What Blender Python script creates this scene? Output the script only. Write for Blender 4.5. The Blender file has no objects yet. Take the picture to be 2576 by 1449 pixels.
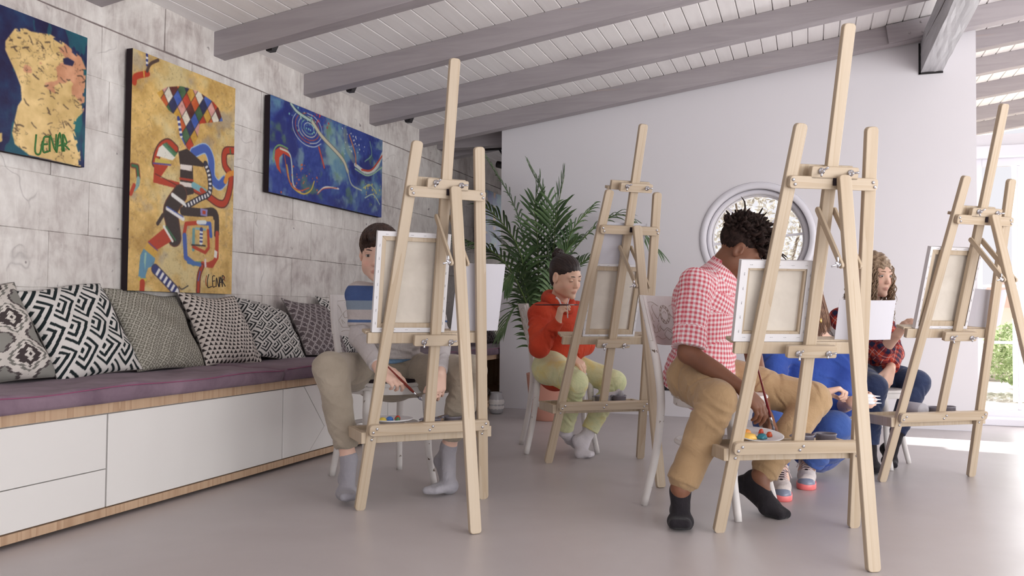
import bpy, bmesh, math, random
import numpy as np
from mathutils import Vector, Matrix
random.seed(7); RNG=np.random.default_rng(7)
S=bpy.context.scene; COL=S.collection
# ---------------------------------------------------------------- camera, world, sun, lights, exposure
cam=bpy.data.cameras.new('camera'); camo=bpy.data.objects.new('camera',cam); COL.objects.link(camo)
cam.sensor_width=36.0; cam.sensor_fit='HORIZONTAL'; cam.lens=2100.35/2576*36; cam.clip_start=.05; cam.clip_end=200
yaw,pit,rol=[math.radians(a) for a in (-19.6491531,1.68367644,.53404536)]
_f=Vector((math.sin(yaw)*math.cos(pit),math.cos(yaw)*math.cos(pit),math.sin(pit)))
_r0=Vector((math.cos(yaw),-math.sin(yaw),0)); _u0=_r0.cross(_f)
_r=_r0*math.cos(rol)+_u0*math.sin(rol); _u=-_r0*math.sin(rol)+_u0*math.cos(rol)
camo.matrix_world=Matrix(((_r.x,_u.x,-_f.x,0),(_r.y,_u.y,-_f.y,0),(_r.z,_u.z,-_f.z,.78),(0,0,0,1)))
S.camera=camo
w=bpy.data.worlds.new('daylight'); S.world=w; w.use_nodes=True
_nt=w.node_tree; _bg=_nt.nodes['Background']
_tc=_nt.nodes.new('ShaderNodeTexCoord'); _sx=_nt.nodes.new('ShaderNodeSeparateXYZ'); _rp=_nt.nodes.new('ShaderNodeValToRGB')
_nt.links.new(_tc.outputs['Generated'],_sx.inputs[0]); _nt.links.new(_sx.outputs['Z'],_rp.inputs[0]); _nt.links.new(_rp.outputs[0],_bg.inputs[0])
_rp.color_ramp.elements[0].color=(.86,.84,.88,1); _rp.color_ramp.elements[1].color=(.80,.84,.93,1); _bg.inputs[1].default_value=1.0
sun=bpy.data.lights.new('sun','SUN'); sun.energy=12; sun.angle=math.radians(.8); sun.color=(1,.97,.93)
suno=bpy.data.objects.new('sun',sun); COL.objects.link(suno)
suno.rotation_euler=Vector((.62,.40,.85)).to_track_quat('Z','Y').to_euler()
def area(name,loc,aim,sx,sy,power,col=(1,1,1)):
    l=bpy.data.lights.new(name,'AREA'); l.shape='RECTANGLE'; l.size=sx; l.size_y=sy; l.energy=power; l.color=col
    o=bpy.data.objects.new(name,l); COL.objects.link(o); o.location=loc
    o.rotation_euler=(-(Vector(aim)-Vector(loc)).normalized()).to_track_quat('Z','Y').to_euler(); return o
area('daylight_side_windows',(4.3,2.0,1.45),(-2.0,6.1,1.2),5.6,2.1,136,(.985,.995,1))
area('daylight_rear_windows',(.9,-2.2,1.5),(.6,4,1.0),5.4,2.0,8,(1,1,1))
area('daylight_glass_doors',(2.5,6.9,1.05),(1.6,2,.8),2.2,1.8,48,(1,1,1))
area('daylight_round_window',(-.37,6.40,1.355),(-.4,2,1.0),.6,.6,2.5,(1,1,1))
area('ceiling_fill_side',(4.2,.6,.5),(-1.2,6.0,3.1),6.0,.9,105,(.99,.985,.975))  # added fill lamp aimed upward to brighten the ceiling boards
area('ceiling_fill_rear',(.5,-2.1,.5),(-.6,2.4,2.9),5.6,.9,8,(1,.99,.98))  # second added fill lamp, lifting the ceiling from behind the camera
area('passage_fill',(-2.7,10.3,1.5),(-2.7,7,1.2),.7,1.4,12,(1,.99,.98))  # added fill lamp to lift the dark passage, no window there
S.view_settings.view_transform='Standard'; S.view_settings.look='None'; S.view_settings.exposure=0.08; S.view_settings.gamma=1; S.view_settings.use_curve_mapping=False

# ---------------------------------------------------------------- helpers
def srgb(c):
    c=np.asarray(c,float)
    if c.max()>1.0: c=c/255.
    return np.where(c<=.04045,c/12.92,((c+.055)/1.055)**2.4)
def lin(r,g,b): return tuple(float(x) for x in srgb((r/255.,g/255.,b/255.)))+(1,)
MATS={}
def newmat(name,col=(.8,.8,.8,1),rough=.5,spec=.5,metal=0):
    m=bpy.data.materials.new(name); m.use_nodes=True; b=m.node_tree.nodes['Principled BSDF']
    b.inputs['Base Color'].default_value=col; b.inputs['Roughness'].default_value=rough
    b.inputs['Specular IOR Level'].default_value=spec; b.inputs['Metallic'].default_value=metal
    MATS[name]=m; return m
class N:
    def __init__(s,m): s.t=m.node_tree; s.b=s.t.nodes['Principled BSDF']
    def n(s,ty,**k):
        x=s.t.nodes.new(ty)
        for a,v in k.items():
            if a in ('operation','blend_type','data_type','noise_dimensions','feature','wave_type','bands_direction','attribute_name','attribute_type','distance','interpolation_type'): setattr(x,a,v)
            else: x.inputs[a.replace('_',' ')].default_value=v
        return x
    def l(s,a,b): s.t.links.new(a,b)
    def coords(s,kind='Object',scale=(1,1,1)):
        t=s.n('ShaderNodeTexCoord'); mp=s.n('ShaderNodeMapping'); mp.inputs['Scale'].default_value=scale
        s.l(t.outputs[kind],mp.inputs[0]); return mp.outputs[0]
    def noise(s,vec,scale,detail=4,rough=.55,dist=0):
        x=s.n('ShaderNodeTexNoise'); x.inputs['Scale'].default_value=scale; x.inputs['Detail'].default_value=detail
        x.inputs['Roughness'].default_value=rough; x.inputs['Distortion'].default_value=dist; s.l(vec,x.inputs['Vector']); return x.outputs['Fac']
    def ramp(s,fac,stops):
        x=s.n('ShaderNodeValToRGB'); e=x.color_ramp.elements
        while len(e)<len(stops): e.new(.5)
        for i,(p,c) in enumerate(stops): e[i].position=p; e[i].color=c
        s.l(fac,x.inputs[0]); return x.outputs[0]
    def mix(s,fac,a,b,bt='MIX'):
        x=s.n('ShaderNodeMix',data_type='RGBA',blend_type=bt)
        for sock,v in ((x.inputs[0],fac),(x.inputs[6],a),(x.inputs[7],b)):
            if hasattr(v,'is_linked'): s.l(v,sock)
            else: sock.default_value=v
        return x.outputs[2]
    def math(s,op,a,b=0):
        x=s.n('ShaderNodeMath',operation=op)
        for sock,v in ((x.inputs[0],a),(x.inputs[1],b)):
            if hasattr(v,'is_linked'): s.l(v,sock)
            else: sock.default_value=v
        return x.outputs[0]
    def bump(s,h,strength=.3,dist=.002):
        x=s.n('ShaderNodeBump'); x.inputs['Strength'].default_value=strength; x.inputs['Distance'].default_value=dist
        s.l(h,x.inputs['Height']); s.l(x.outputs[0],s.b.inputs['Normal'])
    def col(s,c): s.l(c,s.b.inputs['Base Color'])
    def rand(s):
        x=s.n('ShaderNodeObjectInfo'); return x.outputs['Random']
def g4(v): return (v,v,v,1)
def add(name,me,mat=None,parent=None,mw=None):
    o=bpy.data.objects.new(name,me); COL.objects.link(o)
    if mat is not None:
        me.materials.clear(); me.materials.append(mat)
    if parent is not None: o.parent=parent
    if mw is not None: o.matrix_local=mw
    return o
def inst(o,parent=None,mw=None):
    c=o.copy(); COL.objects.link(c); c.parent=parent
    if mw is not None: c.matrix_local=mw
    return c
def copy_tree(o,parent=None):
    c=o.copy(); COL.objects.link(c); c.parent=parent; c.matrix_local=o.matrix_local.copy()
    for ch in [k for k in bpy.data.objects if k.parent==o]: copy_tree(ch,c)
    return c
def empty(name,loc=(0,0,0),rz=0,parent=None):
    o=bpy.data.objects.new(name,None); o.empty_display_size=.1; COL.objects.link(o); o.location=loc; o.rotation_euler=(0,0,rz); o.parent=parent; return o
def tag(o,label,cat,group=None,kind=None):
    o['label']=label; o['category']=cat
    if group: o['group']=group
    if kind: o['kind']=kind
    return o
def fastmesh(name,V,F,smooth=True):
    V=np.asarray(V,np.float32); me=bpy.data.meshes.new(name)
    F=np.asarray(F,np.int32); n=F.shape[1]
    me.vertices.add(len(V)); me.vertices.foreach_set('co',V.ravel())
    me.loops.add(F.size); me.loops.foreach_set('vertex_index',F.ravel())
    me.polygons.add(len(F)); me.polygons.foreach_set('loop_start',np.arange(0,F.size,n,dtype=np.int32)); me.polygons.foreach_set('loop_total',np.full(len(F),n,np.int32))
    me.polygons.foreach_set('use_smooth',np.full(len(F),smooth,bool)); me.update(calc_edges=True); me.validate(); return me
def vattr(me,name,arr,ty='FLOAT_VECTOR'):
    a=me.attributes.new(name,ty,'POINT')
    arr=np.asarray(arr,np.float32)
    if ty=='FLOAT_COLOR':
        if arr.shape[1]==3: arr=np.concatenate([arr,np.ones((len(arr),1),np.float32)],1)
        a.data.foreach_set('color',arr.ravel())
    elif ty=='FLOAT': a.data.foreach_set('value',arr.ravel())
    else: a.data.foreach_set('vector',arr.ravel())
def frm(x,y,z,o):
    x,y,z,o=[Vector(v) for v in (x,y,z,o)]
    return Matrix(((x.x,y.x,z.x,o.x),(x.y,y.y,z.y,o.y),(x.z,y.z,z.z,o.z),(0,0,0,1)))
def bm2me(bm,name,smooth=False):
    me=bpy.data.meshes.new(name); bm.normal_update(); bm.to_mesh(me); bm.free()
    if smooth:
        me.polygons.foreach_set('use_smooth',np.ones(len(me.polygons),bool))
    return me
def boxme(name,lo,hi,bev=0.0):
    bm=bmesh.new(); bmesh.ops.create_cube(bm,size=1)
    for v in bm.verts: v.co=Vector([lo[i]+(v.co[i]+.5)*(hi[i]-lo[i]) for i in range(3)])
    if bev>0: bmesh.ops.bevel(bm,geom=bm.edges[:]+bm.verts[:],offset=bev,segments=2,affect='EDGES',profile=.5)
    return bm2me(bm,name)
def prism(name,outline,th,bev=0.0):
    """outline in xz-plane (local), extruded along y from -th/2 to th/2"""
    bm=bmesh.new(); vs=[bm.verts.new((p[0],-th/2,p[1])) for p in outline]; f=bm.faces.new(vs)
    r=bmesh.ops.extrude_face_region(bm,geom=[f]); 
    for v in [g for g in r['geom'] if isinstance(g,bmesh.types.BMVert)]: v.co.y+=th
    bmesh.ops.recalc_face_normals(bm,faces=bm.faces[:])
    if bev>0:
        ed=[e for e in bm.edges if len(e.link_faces)==2 and e.calc_face_angle()>1.2 and abs(e.verts[0].co.y-e.verts[1].co.y)<1e-6]
        bmesh.ops.bevel(bm,geom=ed,offset=bev,segments=1,affect='EDGES')
    return bm2me(bm,name)
def rrect(w,h,r0,r1,n=4):
    """rounded rect outline x in [-w/2,w/2], z in [0,h]; r0 bottom radius, r1 top radius"""
    P=[]
    for cx,cz,a0,r in ((w/2-r1,h-r1,0,r1),(-w/2+r1,h-r1,90,r1),(-w/2+r0,r0,180,r0),(w/2-r0,r0,270,r0)):
        for i in range(n+1):
            a=math.radians(a0+90*i/n); P.append((cx+r*math.cos(a),cz+r*math.sin(a)))
    return P
def lathe(name,prof,n=24,cap=True):
    bm=bmesh.new(); rings=[]
    for r,z in prof: rings.append([bm.verts.new((r*math.cos(2*math.pi*i/n),r*math.sin(2*math.pi*i/n),z)) for i in range(n)])
    for a,b in zip(rings[:-1],rings[1:]):
        for i in range(n): bm.faces.new((a[i],a[(i+1)%n],b[(i+1)%n],b[i]))
    if cap:
        bm.faces.new(rings[0][::-1]); bm.faces.new(rings[-1])
    return bm2me(bm,name,True)
def tube_geo(pts,rad,n=8,closed=False,flat=None):
    P=[Vector(p) for p in pts]; m=len(P); V=[];F=[]
    rad=[rad]*m if not hasattr(rad,'__len__') else list(rad)
    up=None
    for i,p in enumerate(P):
        t=((P[(i+1)%m] if (closed or i<m-1) else P[i])-(P[i-1] if (closed or i>0) else P[i])).normalized()
        if up is None: up=t.orthogonal().normalized()
        up=(up-t*up.dot(t)).normalized(); s=t.cross(up)
        for k in range(n):
            a=2*math.pi*k/n; V.append(tuple(p+up*math.cos(a)*rad[i]+s*math.sin(a)*rad[i]*(flat or 1)))
    for i in range(m if closed else m-1):
        for k in range(n):
            a=i*n+k;b=i*n+(k+1)%n;c=((i+1)%m)*n+(k+1)%n;d=((i+1)%m)*n+k; F.append((a,b,c,d))
    if not closed:
        F.append(tuple(range(n))[::-1]) ; F.append(tuple(range((m-1)*n,m*n)))
    return V,F
def tubes(name,lst,smooth=True,**k):
    """joined tubes -> one mesh"""
    V=[];F=[]
    for pts,rad in lst:
        v,f=tube_geo(pts,rad,**k); o=len(V); V+=v; F+=[tuple(i+o for i in q) for q in f]
    me=bpy.data.meshes.new(name); me.from_pydata(V,[],F)
    if smooth: me.polygons.foreach_set('use_smooth',np.ones(len(me.polygons),bool))
    return me
def cat(P,n=8):
    """catmull-rom through points"""
    P=[np.array(p,float) for p in P]; P=[2*P[0]-P[1]]+P+[2*P[-1]-P[-2]]; out=[]
    for i in range(1,len(P)-2):
        for k in range(n):
            t=k/n; a,b,c,d=P[i-1:i+3]
            out.append(tuple(.5*((2*b)+(-a+c)*t+(2*a-5*b+4*c-d)*t*t+(-a+3*b-3*c+d)*t**3)))
    out.append(tuple(P[-2])); return out
def joinmesh(name,parts,smooth=None):
    """parts: list of (mesh,matrix) -> one mesh"""
    bm=bmesh.new()
    for me,mw in parts:
        t=bmesh.new(); t.from_mesh(me); t.transform(mw); tmp=bpy.data.meshes.new('tmp'); t.to_mesh(tmp); t.free(); bm.from_mesh(tmp); bpy.data.meshes.remove(tmp)
    out=bpy.data.meshes.new(name); bm.to_mesh(out); bm.free(); return out

# ---------------------------------------------------------------- materials
def m_wood(name,c1,c2,rough=.5,scale=1.0,ring=14.0):
    m=newmat(name,c1,rough,.35); q=N(m); v=q.coords('Object',(26*scale,26*scale,.8*scale))
    r=q.rand(); ad=q.n('ShaderNodeVectorMath',operation='ADD'); q.l(v,ad.inputs[0]); cb=q.n('ShaderNodeCombineXYZ'); q.l(q.math('MULTIPLY',r,37.0),cb.inputs[0]); q.l(q.math('MULTIPLY',r,13.0),cb.inputs[2]); q.l(cb.outputs[0],ad.inputs[1])
    n1=q.noise(ad.outputs[0],.55,2,.4,.25); w1=q.math('FRACT',q.math('MULTIPLY',n1,ring)); w1=q.math('POWER',w1,2.5)
    n2=q.noise(ad.outputs[0],6,4,.6)
    f=q.math('ADD',q.math('MULTIPLY',w1,.38),q.math('MULTIPLY',n2,.45))
    q.col(q.ramp(f,[(.1,c1),(.75,c2)])); q.bump(f,.12,.001); return m
PINE=m_wood('pine_wood',lin(193,177,156),lin(176,155,129),.45,1.0,9)
PINE2=m_wood('oak_veneer',lin(197,168,140),lin(165,133,106),.5,.6,10)
def m_wall():
    m=newmat('whitewashed_concrete_block',(.5,.5,.5,1),.85,.2); q=N(m)
    v=q.coords('Object'); t=q.n('ShaderNodeNewGeometry'); mp=t.outputs['Position']
    n1=q.noise(mp,2.4,6,.62,.5); n2=q.noise(mp,9,5,.6,1.2); st=q.n('ShaderNodeMapping'); st.inputs['Scale'].default_value=(1,14,3.5); q.l(mp,st.inputs[0]); n3=q.noise(st.outputs[0],1.6,5,.65,.8)
    f=q.math('ADD',q.math('ADD',q.math('MULTIPLY',n1,.5),q.math('MULTIPLY',n2,.22)),q.math('MULTIPLY',n3,.28))
    f=q.math('ADD',f,q.math('MULTIPLY',q.rand(),.045))
    c=q.ramp(f,[(.33,lin(160,149,146)),(.42,lin(192,183,179)),(.50,lin(214,208,203)),(.64,lin(238,234,229))])
    vv=q.n('ShaderNodeTexVoronoi',feature='DISTANCE_TO_EDGE'); vv.inputs['Scale'].default_value=1.4; vv.inputs['Randomness'].default_value=1
    wv=q.n('ShaderNodeVectorMath',operation='ADD'); nn=q.n('ShaderNodeTexNoise'); nn.inputs['Scale'].default_value=5; q.l(mp,nn.inputs['Vector']); q.l(mp,wv.inputs[0]); sc=q.n('ShaderNodeVectorMath',operation='SCALE'); sc.inputs['Scale'].default_value=.22; q.l(nn.outputs['Color'],sc.inputs[0]); q.l(sc.outputs[0],wv.inputs[1]); q.l(wv.outputs[0],vv.inputs['Vector'])
    cr=q.ramp(vv.outputs['Distance'],[(0,g4(1)),(.006,g4(0))]); msk=q.math('MULTIPLY',cr,q.ramp(n1,[(.5,g4(0)),(.56,g4(.35))]))
    c=q.mix(msk,c,lin(112,102,104)); 
    hp=q.ramp(q.noise(mp,16,2,.5),[(.74,g4(0)),(.78,g4(.8))]); c=q.mix(hp,c,lin(128,118,118))
    q.col(c); q.bump(f,.5,.006); return m
STONE=m_wall()
def m_mortar():
    m=newmat('dark_mortar',lin(98,88,88),.95,.1); return m
MORTAR=m_mortar(); MORTAR_L=newmat('grey_mortar',lin(132,120,118),.95,.1)
def m_plaster(name,c):
    m=newmat(name,c,.8,.25); q=N(m); t=q.n('ShaderNodeNewGeometry'); n=q.noise(t.outputs['Position'],1.2,4,.5); n2=q.noise(t.outputs['Position'],60,3,.6)
    q.col(q.ramp(n,[(.3,tuple(x*.97 for x in c[:3])+(1,)),(.7,c)])); q.bump(n2,.08,.001); return m
WHITEWALL=m_plaster('white_plaster',lin(225,222,226))
TRIMW=newmat('white_gloss_trim',lin(224,222,229),.35,.5)
def m_paintwood(name,c1,c2,knot,axis):
    m=newmat(name,c1,.55,.35); q=N(m); t=q.n('ShaderNodeNewGeometry'); mp=q.n('ShaderNodeMapping'); mp.inputs['Scale'].default_value={'x':(1.2,16,16),'y':(16,1.0,16)}[axis]; q.l(t.outputs['Position'],mp.inputs[0])
    n=q.noise(mp.outputs[0],1.5,5,.6,.8); n2=q.noise(t.outputs['Position'],1.1,3,.5)
    f=q.math('ADD',q.math('MULTIPLY',n,.6),q.math('ADD',q.math('MULTIPLY',n2,.3),q.math('MULTIPLY',q.rand(),.1)))
    c=q.ramp(f,[(.3,c2),(.62,c1)]); kn=q.ramp(q.noise(mp.outputs[0],.9,2,.5,2.0),[(.70,g4(0)),(.8,g4(.55))]); c=q.mix(kn,c,knot)
    q.col(c); q.bump(n,.25,.002); return m
BEAM=m_paintwood('grey_painted_beam',lin(170,163,166),lin(150,143,146),lin(178,160,150),'x')
BOARD=m_paintwood('white_painted_boards',lin(246,243,242),lin(236,232,231),lin(224,212,204),'y')
GIRDER=m_paintwood('rough_grey_timber',lin(196,195,198),lin(140,139,143),lin(120,116,116),'y'); 
def m_floor():
    m=newmat('grey_resin_floor',lin(172,167,169),.3,.5); q=N(m); t=q.n('ShaderNodeNewGeometry'); P=t.outputs['Position']
    n=q.noise(P,1.1,5,.6,.4); n2=q.noise(P,30,3,.6); q.col(q.ramp(n,[(.3,lin(176,168,167)),(.7,lin(190,183,183))]))
    q.l(q.math('ADD',.27,q.math('MULTIPLY',q.noise(P,2.2,4,.6),.16)),q.b.inputs['Roughness']); q.bump(n2,.05,.001); return m
FLOOR=m_floor()

# ---------------------------------------------------------------- room shell
XW=-3.1; Y1=6.45
def roofz(x): return 2.316+.137*(x-XW)
def struct(o): o['kind']='structure'; return o
fl=struct(add('floor',boxme('floor',(-3.3,-2.7,-.1),(4.6,7.05,0)),FLOOR))
# stone wall: mortar backing and individual blocks
wl=struct(add('wall_left',boxme('wall_left',(XW-.25,-2.7,0),(XW-.006,10.6,2.5)),MORTAR_L))
def blockmesh(L,H,seed):
    rg=random.Random(seed); nx,nz=10,5
    bm=bmesh.new(); bmesh.ops.create_cube(bm,size=1)
    for v in bm.verts: v.co=Vector((v.co.x*.05,(v.co.y)*L,(v.co.z)*H))
    bmesh.ops.subdivide_edges(bm,edges=[e for e in bm.edges if abs(e.verts[0].co.y-e.verts[1].co.y)>.1],cuts=6)
    for v in bm.verts:
        v.co.z+=rg.uniform(-.0016,.0016); v.co.y+=rg.uniform(-.0016,.0016); v.co.x+=rg.uniform(-.0015,.0015)
    bmesh.ops.bevel(bm,geom=bm.edges[:],offset=.0022,segments=1,affect='EDGES')
    return bm2me(bm,'brick')
BV=[blockmesh(.5962,.2428,i) for i in range(6)]
for b in BV: b.materials.append(STONE)
rows=[(-.10,.0),(.145,.32),(.38,.62),(.625,.02),(.868,.32),(1.113,.53),(1.357,.32),(1.602,.63),(1.846,.58),(2.091,.38)]
ry=random.Random(3)
for z,off in rows:
    y=-2.7+((off+2.7)%.6) -.6+ (0)
    k0=math.floor((-2.6-off)/.6)
    for k in range(k0,int((10.4-off)/.6)+1):
        yc=off+.6*k+.3
        if yc<1.0 and (k%1): continue
        o=add('brick',BV[ry.randrange(6)],None,wl); z0=z; zc=z0+.1225
        o.matrix_local=Matrix.Translation((XW-.025+ry.uniform(-.0015,.0015),yc,zc))
        if zc>2.2: o.scale=(1,1,.96)
# partition with round window
def wall_with_hole(name,x0,x1,y,th,cx,cz,r,mat,n=64):
    """vertical wall in the xz-plane, top follows the roof, with a round opening"""
    bm=bmesh.new(); ring=[];out=[]
    def top(x): return roofz(x)-.02
    for i in range(n):
        a=2*math.pi*i/n; dx,dz=math.cos(a),math.sin(a); ring.append((cx+r*dx,cz+r*dz))
        ts=[]
        if dx>1e-6: ts.append((x1-cx)/dx)
        if dx<-1e-6: ts.append((x0-cx)/dx)
        if dz<-1e-6: ts.append((0-cz)/dz)
        if dz>1e-6: ts.append((top(cx)-cz)/(dz-.137*dx))
        t=min([t for t in ts if t>0]); out.append((cx+t*dx,cz+t*dz))
    # insert corners
    cs=[(x1,top(x1)),(x0,top(x0)),(x0,0),(x1,0)]
    def V(p,yy): return bm.verts.new((p[0],yy,p[1]))
    for yy,flip in ((y,False),(y+th,True)):
        R=[V(p,yy) for p in ring]; O=[V(p,yy) for p in out]
        for i in range(n):
            j=(i+1)%n; a,b=out[i],out[j]; f=[R[i],O[i],O[j],R[j]]
            for c in cs:
                ang=math.atan2(c[1]-cz,c[0]-cx)%(2*math.pi); ai=2*math.pi*i/n; aj=2*math.pi*(i+1)/n
                if ai<ang<aj: f=[R[i],O[i],V(c,yy),O[j],R[j]]
            bm.faces.new(f if flip else f[::-1])
    bm.verts.ensure_lookup_table()
    # reveal of the hole and side faces
    ra=[bm.verts.new((p[0],y,p[1])) for p in ring]; rb=[bm.verts.new((p[0],y+th,p[1])) for p in ring]
    for i in range(n): j=(i+1)%n; bm.faces.new((ra[i],rb[i],rb[j],ra[j]))
    for a,b in zip(cs,cs[1:]+cs[:1]): bm.faces.new([bm.verts.new((a[0],y,a[1])),bm.verts.new((b[0],y,b[1])),bm.verts.new((b[0],y+th,b[1])),bm.verts.new((a[0],y+th,a[1]))])
    bmesh.ops.remove_doubles(bm,verts=bm.verts[:],dist=1e-4); bmesh.ops.recalc_face_normals(bm,faces=bm.faces[:])
    return add(name,bm2me(bm,name),mat)
WX,WZ=-.372,1.352
wb=struct(wall_with_hole('wall_back',-2.405,1.08,Y1,.18,WX,WZ,.372,WHITEWALL))
# round window
wn=struct(empty('window_1',(WX,Y1,WZ))); rx=Matrix.Rotation(math.radians(90),4,'X')
def ringme(name,r0,r1,d,n=64,bev=.012):
    # ring around y axis: r0 inner, r1 outer, depth d towards -y (rounded)
    prof=[(r0,0),(r0,-d*.4),(r0+bev*.4,-d*.8),((r0+r1)/2,-d),(r1-bev*.4,-d*.75),(r1,0)]
    bm=bmesh.new(); rings=[[bm.verts.new((r*math.cos(2*math.pi*i/n),yy,r*math.sin(2*math.pi*i/n))) for i in range(n)] for r,yy in prof]
    for a,b in zip(rings,rings[1:]+rings[:1]):
        for i in range(n): bm.faces.new((a[i],a[(i+1)%n],b[(i+1)%n],b[i]))
    bmesh.ops.recalc_face_normals(bm,faces=bm.faces[:]); return bm2me(bm,name,True)
add('window_surround',ringme('window_surround',.370,.420,.014),TRIMW,wn)
add('window_frame',ringme('window_frame',.334,.374,.05),TRIMW,wn,Matrix.Translation((0,.09,0)))
add('window_bead',ringme('window_bead',.322,.336,.03),TRIMW,wn,Matrix.Translation((0,.11,0)))
for k in range(3):
    a=math.radians(48+45*0+[0,84,-42][k]); 
    bar=boxme('glazing_bar',(-.33,-.012,-.009),(.33,.012,.009),.003); add('glazing_bar',bar,TRIMW,wn,Matrix.Translation((0,.1,0))@Matrix.Rotation(-a,4,'Y'))
GLASS=newmat('window_glass',(1,1,1,1),.0,.5); N(GLASS).b.inputs['Transmission Weight'].default_value=1; GLASS.node_tree.nodes['Principled BSDF'].inputs['IOR'].default_value=1.02
add('pane',lathe('pane',[(.321,-.0015),(.321,.0015)],48),GLASS,wn,Matrix.Translation((0,.112,0))@rx)
# ceiling boards, rafters, girder
BW=.1045
ce=struct(empty('ceiling',(0,0,0)))
bmsh=[]
for i in range(2):
    bm=bmesh.new(); pr=[(0.0,.0),(.004,-.006),(.004,-.012),(BW-.006,-.012),(BW-.002,-.006),(BW-.002,0),(BW,.004),(0,.004)]
    vs=[[bm.verts.new((p[0],y,p[1])) for p in pr] for y in (-2.7,11.6)]; n=len(pr)
    for k in range(n): bm.faces.new((vs[0][k],vs[0][(k+1)%n],vs[1][(k+1)%n],vs[1][k]))
    bm.faces.new(vs[0][::-1]); bm.faces.new(vs[1]); bmesh.ops.recalc_face_normals(bm,faces=bm.faces[:])
    me=bm2me(bm,'ceiling_board'); me.materials.append(BOARD); bmsh.append(me)
sl=math.atan(.137); rr=random.Random(5)
nb=int(7.75/math.cos(sl)/BW)+1
short=bmsh[0].copy()
for v in short.vertices:
    if v.co.y>5: v.co.y=7.0
for k in range(nb):
    x=XW-.02+k*BW*math.cos(sl); me=short if x>2.75 else bmsh[0]
    o=add('ceiling_board',me,None,ce); o.matrix_local=Matrix.Translation((x,0,roofz(x)+.012))@Matrix.Rotation(-sl,4,'Y')@Matrix.Translation((0,0,rr.uniform(-.001,.001)))
rf=boxme('roof_underlay',(0,-2.7,0),(7.8/math.cos(sl),7.0,.06)); o=add('roof_underlay',rf,MORTAR,ce); o.matrix_local=Matrix.Translation((XW-.1,0,roofz(XW-.1)+.022))@Matrix.Rotation(-sl,4,'Y')
rf=boxme('roof_underlay',(0,7.0,0),(5.9,11.6,.06)); o=add('roof_underlay',rf,MORTAR,ce); o.matrix_local=Matrix.Translation((XW-.1,0,roofz(XW-.1)+.022))@Matrix.Rotation(-sl,4,'Y')
def rafter(y,x0=XW-.02,x1=4.4,h=.135,w=.095,name='rafter'):
    L=(x1-x0)/math.cos(sl); me=boxme(name,(0,0,-h),(L,w,0),.004); o=add(name,me,BEAM)
    o.matrix_world=Matrix.Translation((x0,y,roofz(x0)))@Matrix.Rotation(-sl,4,'Y'); return o
ys=[2.05,2.88,3.747,4.614,5.479,6.323]
for i,y in enumerate(ys):
    o=rafter(y); lab='grey painted rafter under the ceiling'
    nm={3.747:'nearest grey rafter meeting the stone wall above the gold harlequin painting',4.614:'grey rafter ending above the blue swirl painting, third from the white wall',5.479:'grey rafter next to the white wall, its end above the blue swirl painting right corner',6.323:'farthest grey rafter, running along the top of the white wall',2.88:'grey rafter cut by the top left edge, above the dark blue and gold painting'}.get(y,'nearest overhead grey rafter, crossing above the upper edge of the picture')
    tag(o,nm,'beam','ceiling rafters')
for i,y in enumerate([6.93,7.72,8.66,9.75,10.6]):
    o=rafter(y,.75 if y>7 else -3.1,2.95); tag(o,'grey rafter seen through the gap right of the white wall, '+['closest','second','third','fourth','farthest'][i],'beam','roof overhang rafters')
# notched joint board beside girder on the last rafter
o=add('splice_board',boxme('splice_board',(0,-.03,-.125),(.30,0,.0),.003),BEAM); o.matrix_world=Matrix.Translation((.50,6.323,roofz(.5)-.005))@Matrix.Rotation(-sl,4,'Y'); tag(o,'short grey splice board screwed to the farthest rafter beside the big timber','board')
for (x,z) in ((.22,-.03),(.14,-.09),(.22,-.1)):
    add('screw_head',lathe('screw_head',[(.007,0),(.007,.004),(.003,.007)],10),BEAM,o,Matrix.Translation((x,-.03,z))@rx)
def girder():
    n=60; bm=bmesh.new(); rg=np.random.default_rng(4); y0,y1=-2.6,6.47; x0,x1,z0,z1=.735,.872,2.492,2.72
    ring=[]
    sec=[(x0,z0)]+[(x0+(x1-x0)*k/6,z0) for k in range(1,6)]+[(x1,z0)]+[(x1,z0+(z1-z0)*k/7) for k in range(1,7)]+[(x1,z1),(x0,z1)]+[(x0,z1-(z1-z0)*k/7) for k in range(1,7)]
    for i in range(n+1):
        y=y0+(y1-y0)*i/n; ring.append([bm.verts.new((a+rg.normal(0,.0016),y,b+rg.normal(0,.0016))) for a,b in sec])
    m=len(sec)
    for i in range(n):
        for k in range(m): bm.faces.new((ring[i][k],ring[i][(k+1)%m],ring[i+1][(k+1)%m],ring[i+1][k]))
    bm.faces.new(ring[0]); bm.faces.new(ring[-1]); bmesh.ops.recalc_face_normals(bm,faces=bm.faces[:])
    return bm2me(bm,'girder')
_q=N(GIRDER); 
o=add('girder',girder(),GIRDER); tag(o,'thick rough grey timber girder running into the white wall at upper right','beam')
cr=boxme('crack',(.7335,3.0,2.60),(.7365,6.1,2.606)); BLK=newmat('black_plastic_and_shade',lin(38,34,36),.45,.4); add('crack',tubes('crack',[(cat([(.7345,2.6,2.56),(.7345,3.6,2.58),(.7345,4.6,2.62),(.7345,5.3,2.60),(.7345,6.2,2.655)],6),[.002]*2+[.003]*20+[.001]*3)],n=5),MORTAR,o)
add('shadow_gap',boxme('shadow_gap',(.722,6.440,2.482),(.735,6.452,2.70)),BLK,o); add('shadow_gap',boxme('shadow_gap',(.722,6.440,2.479),(.876,6.452,2.492)),BLK,o)
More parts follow.
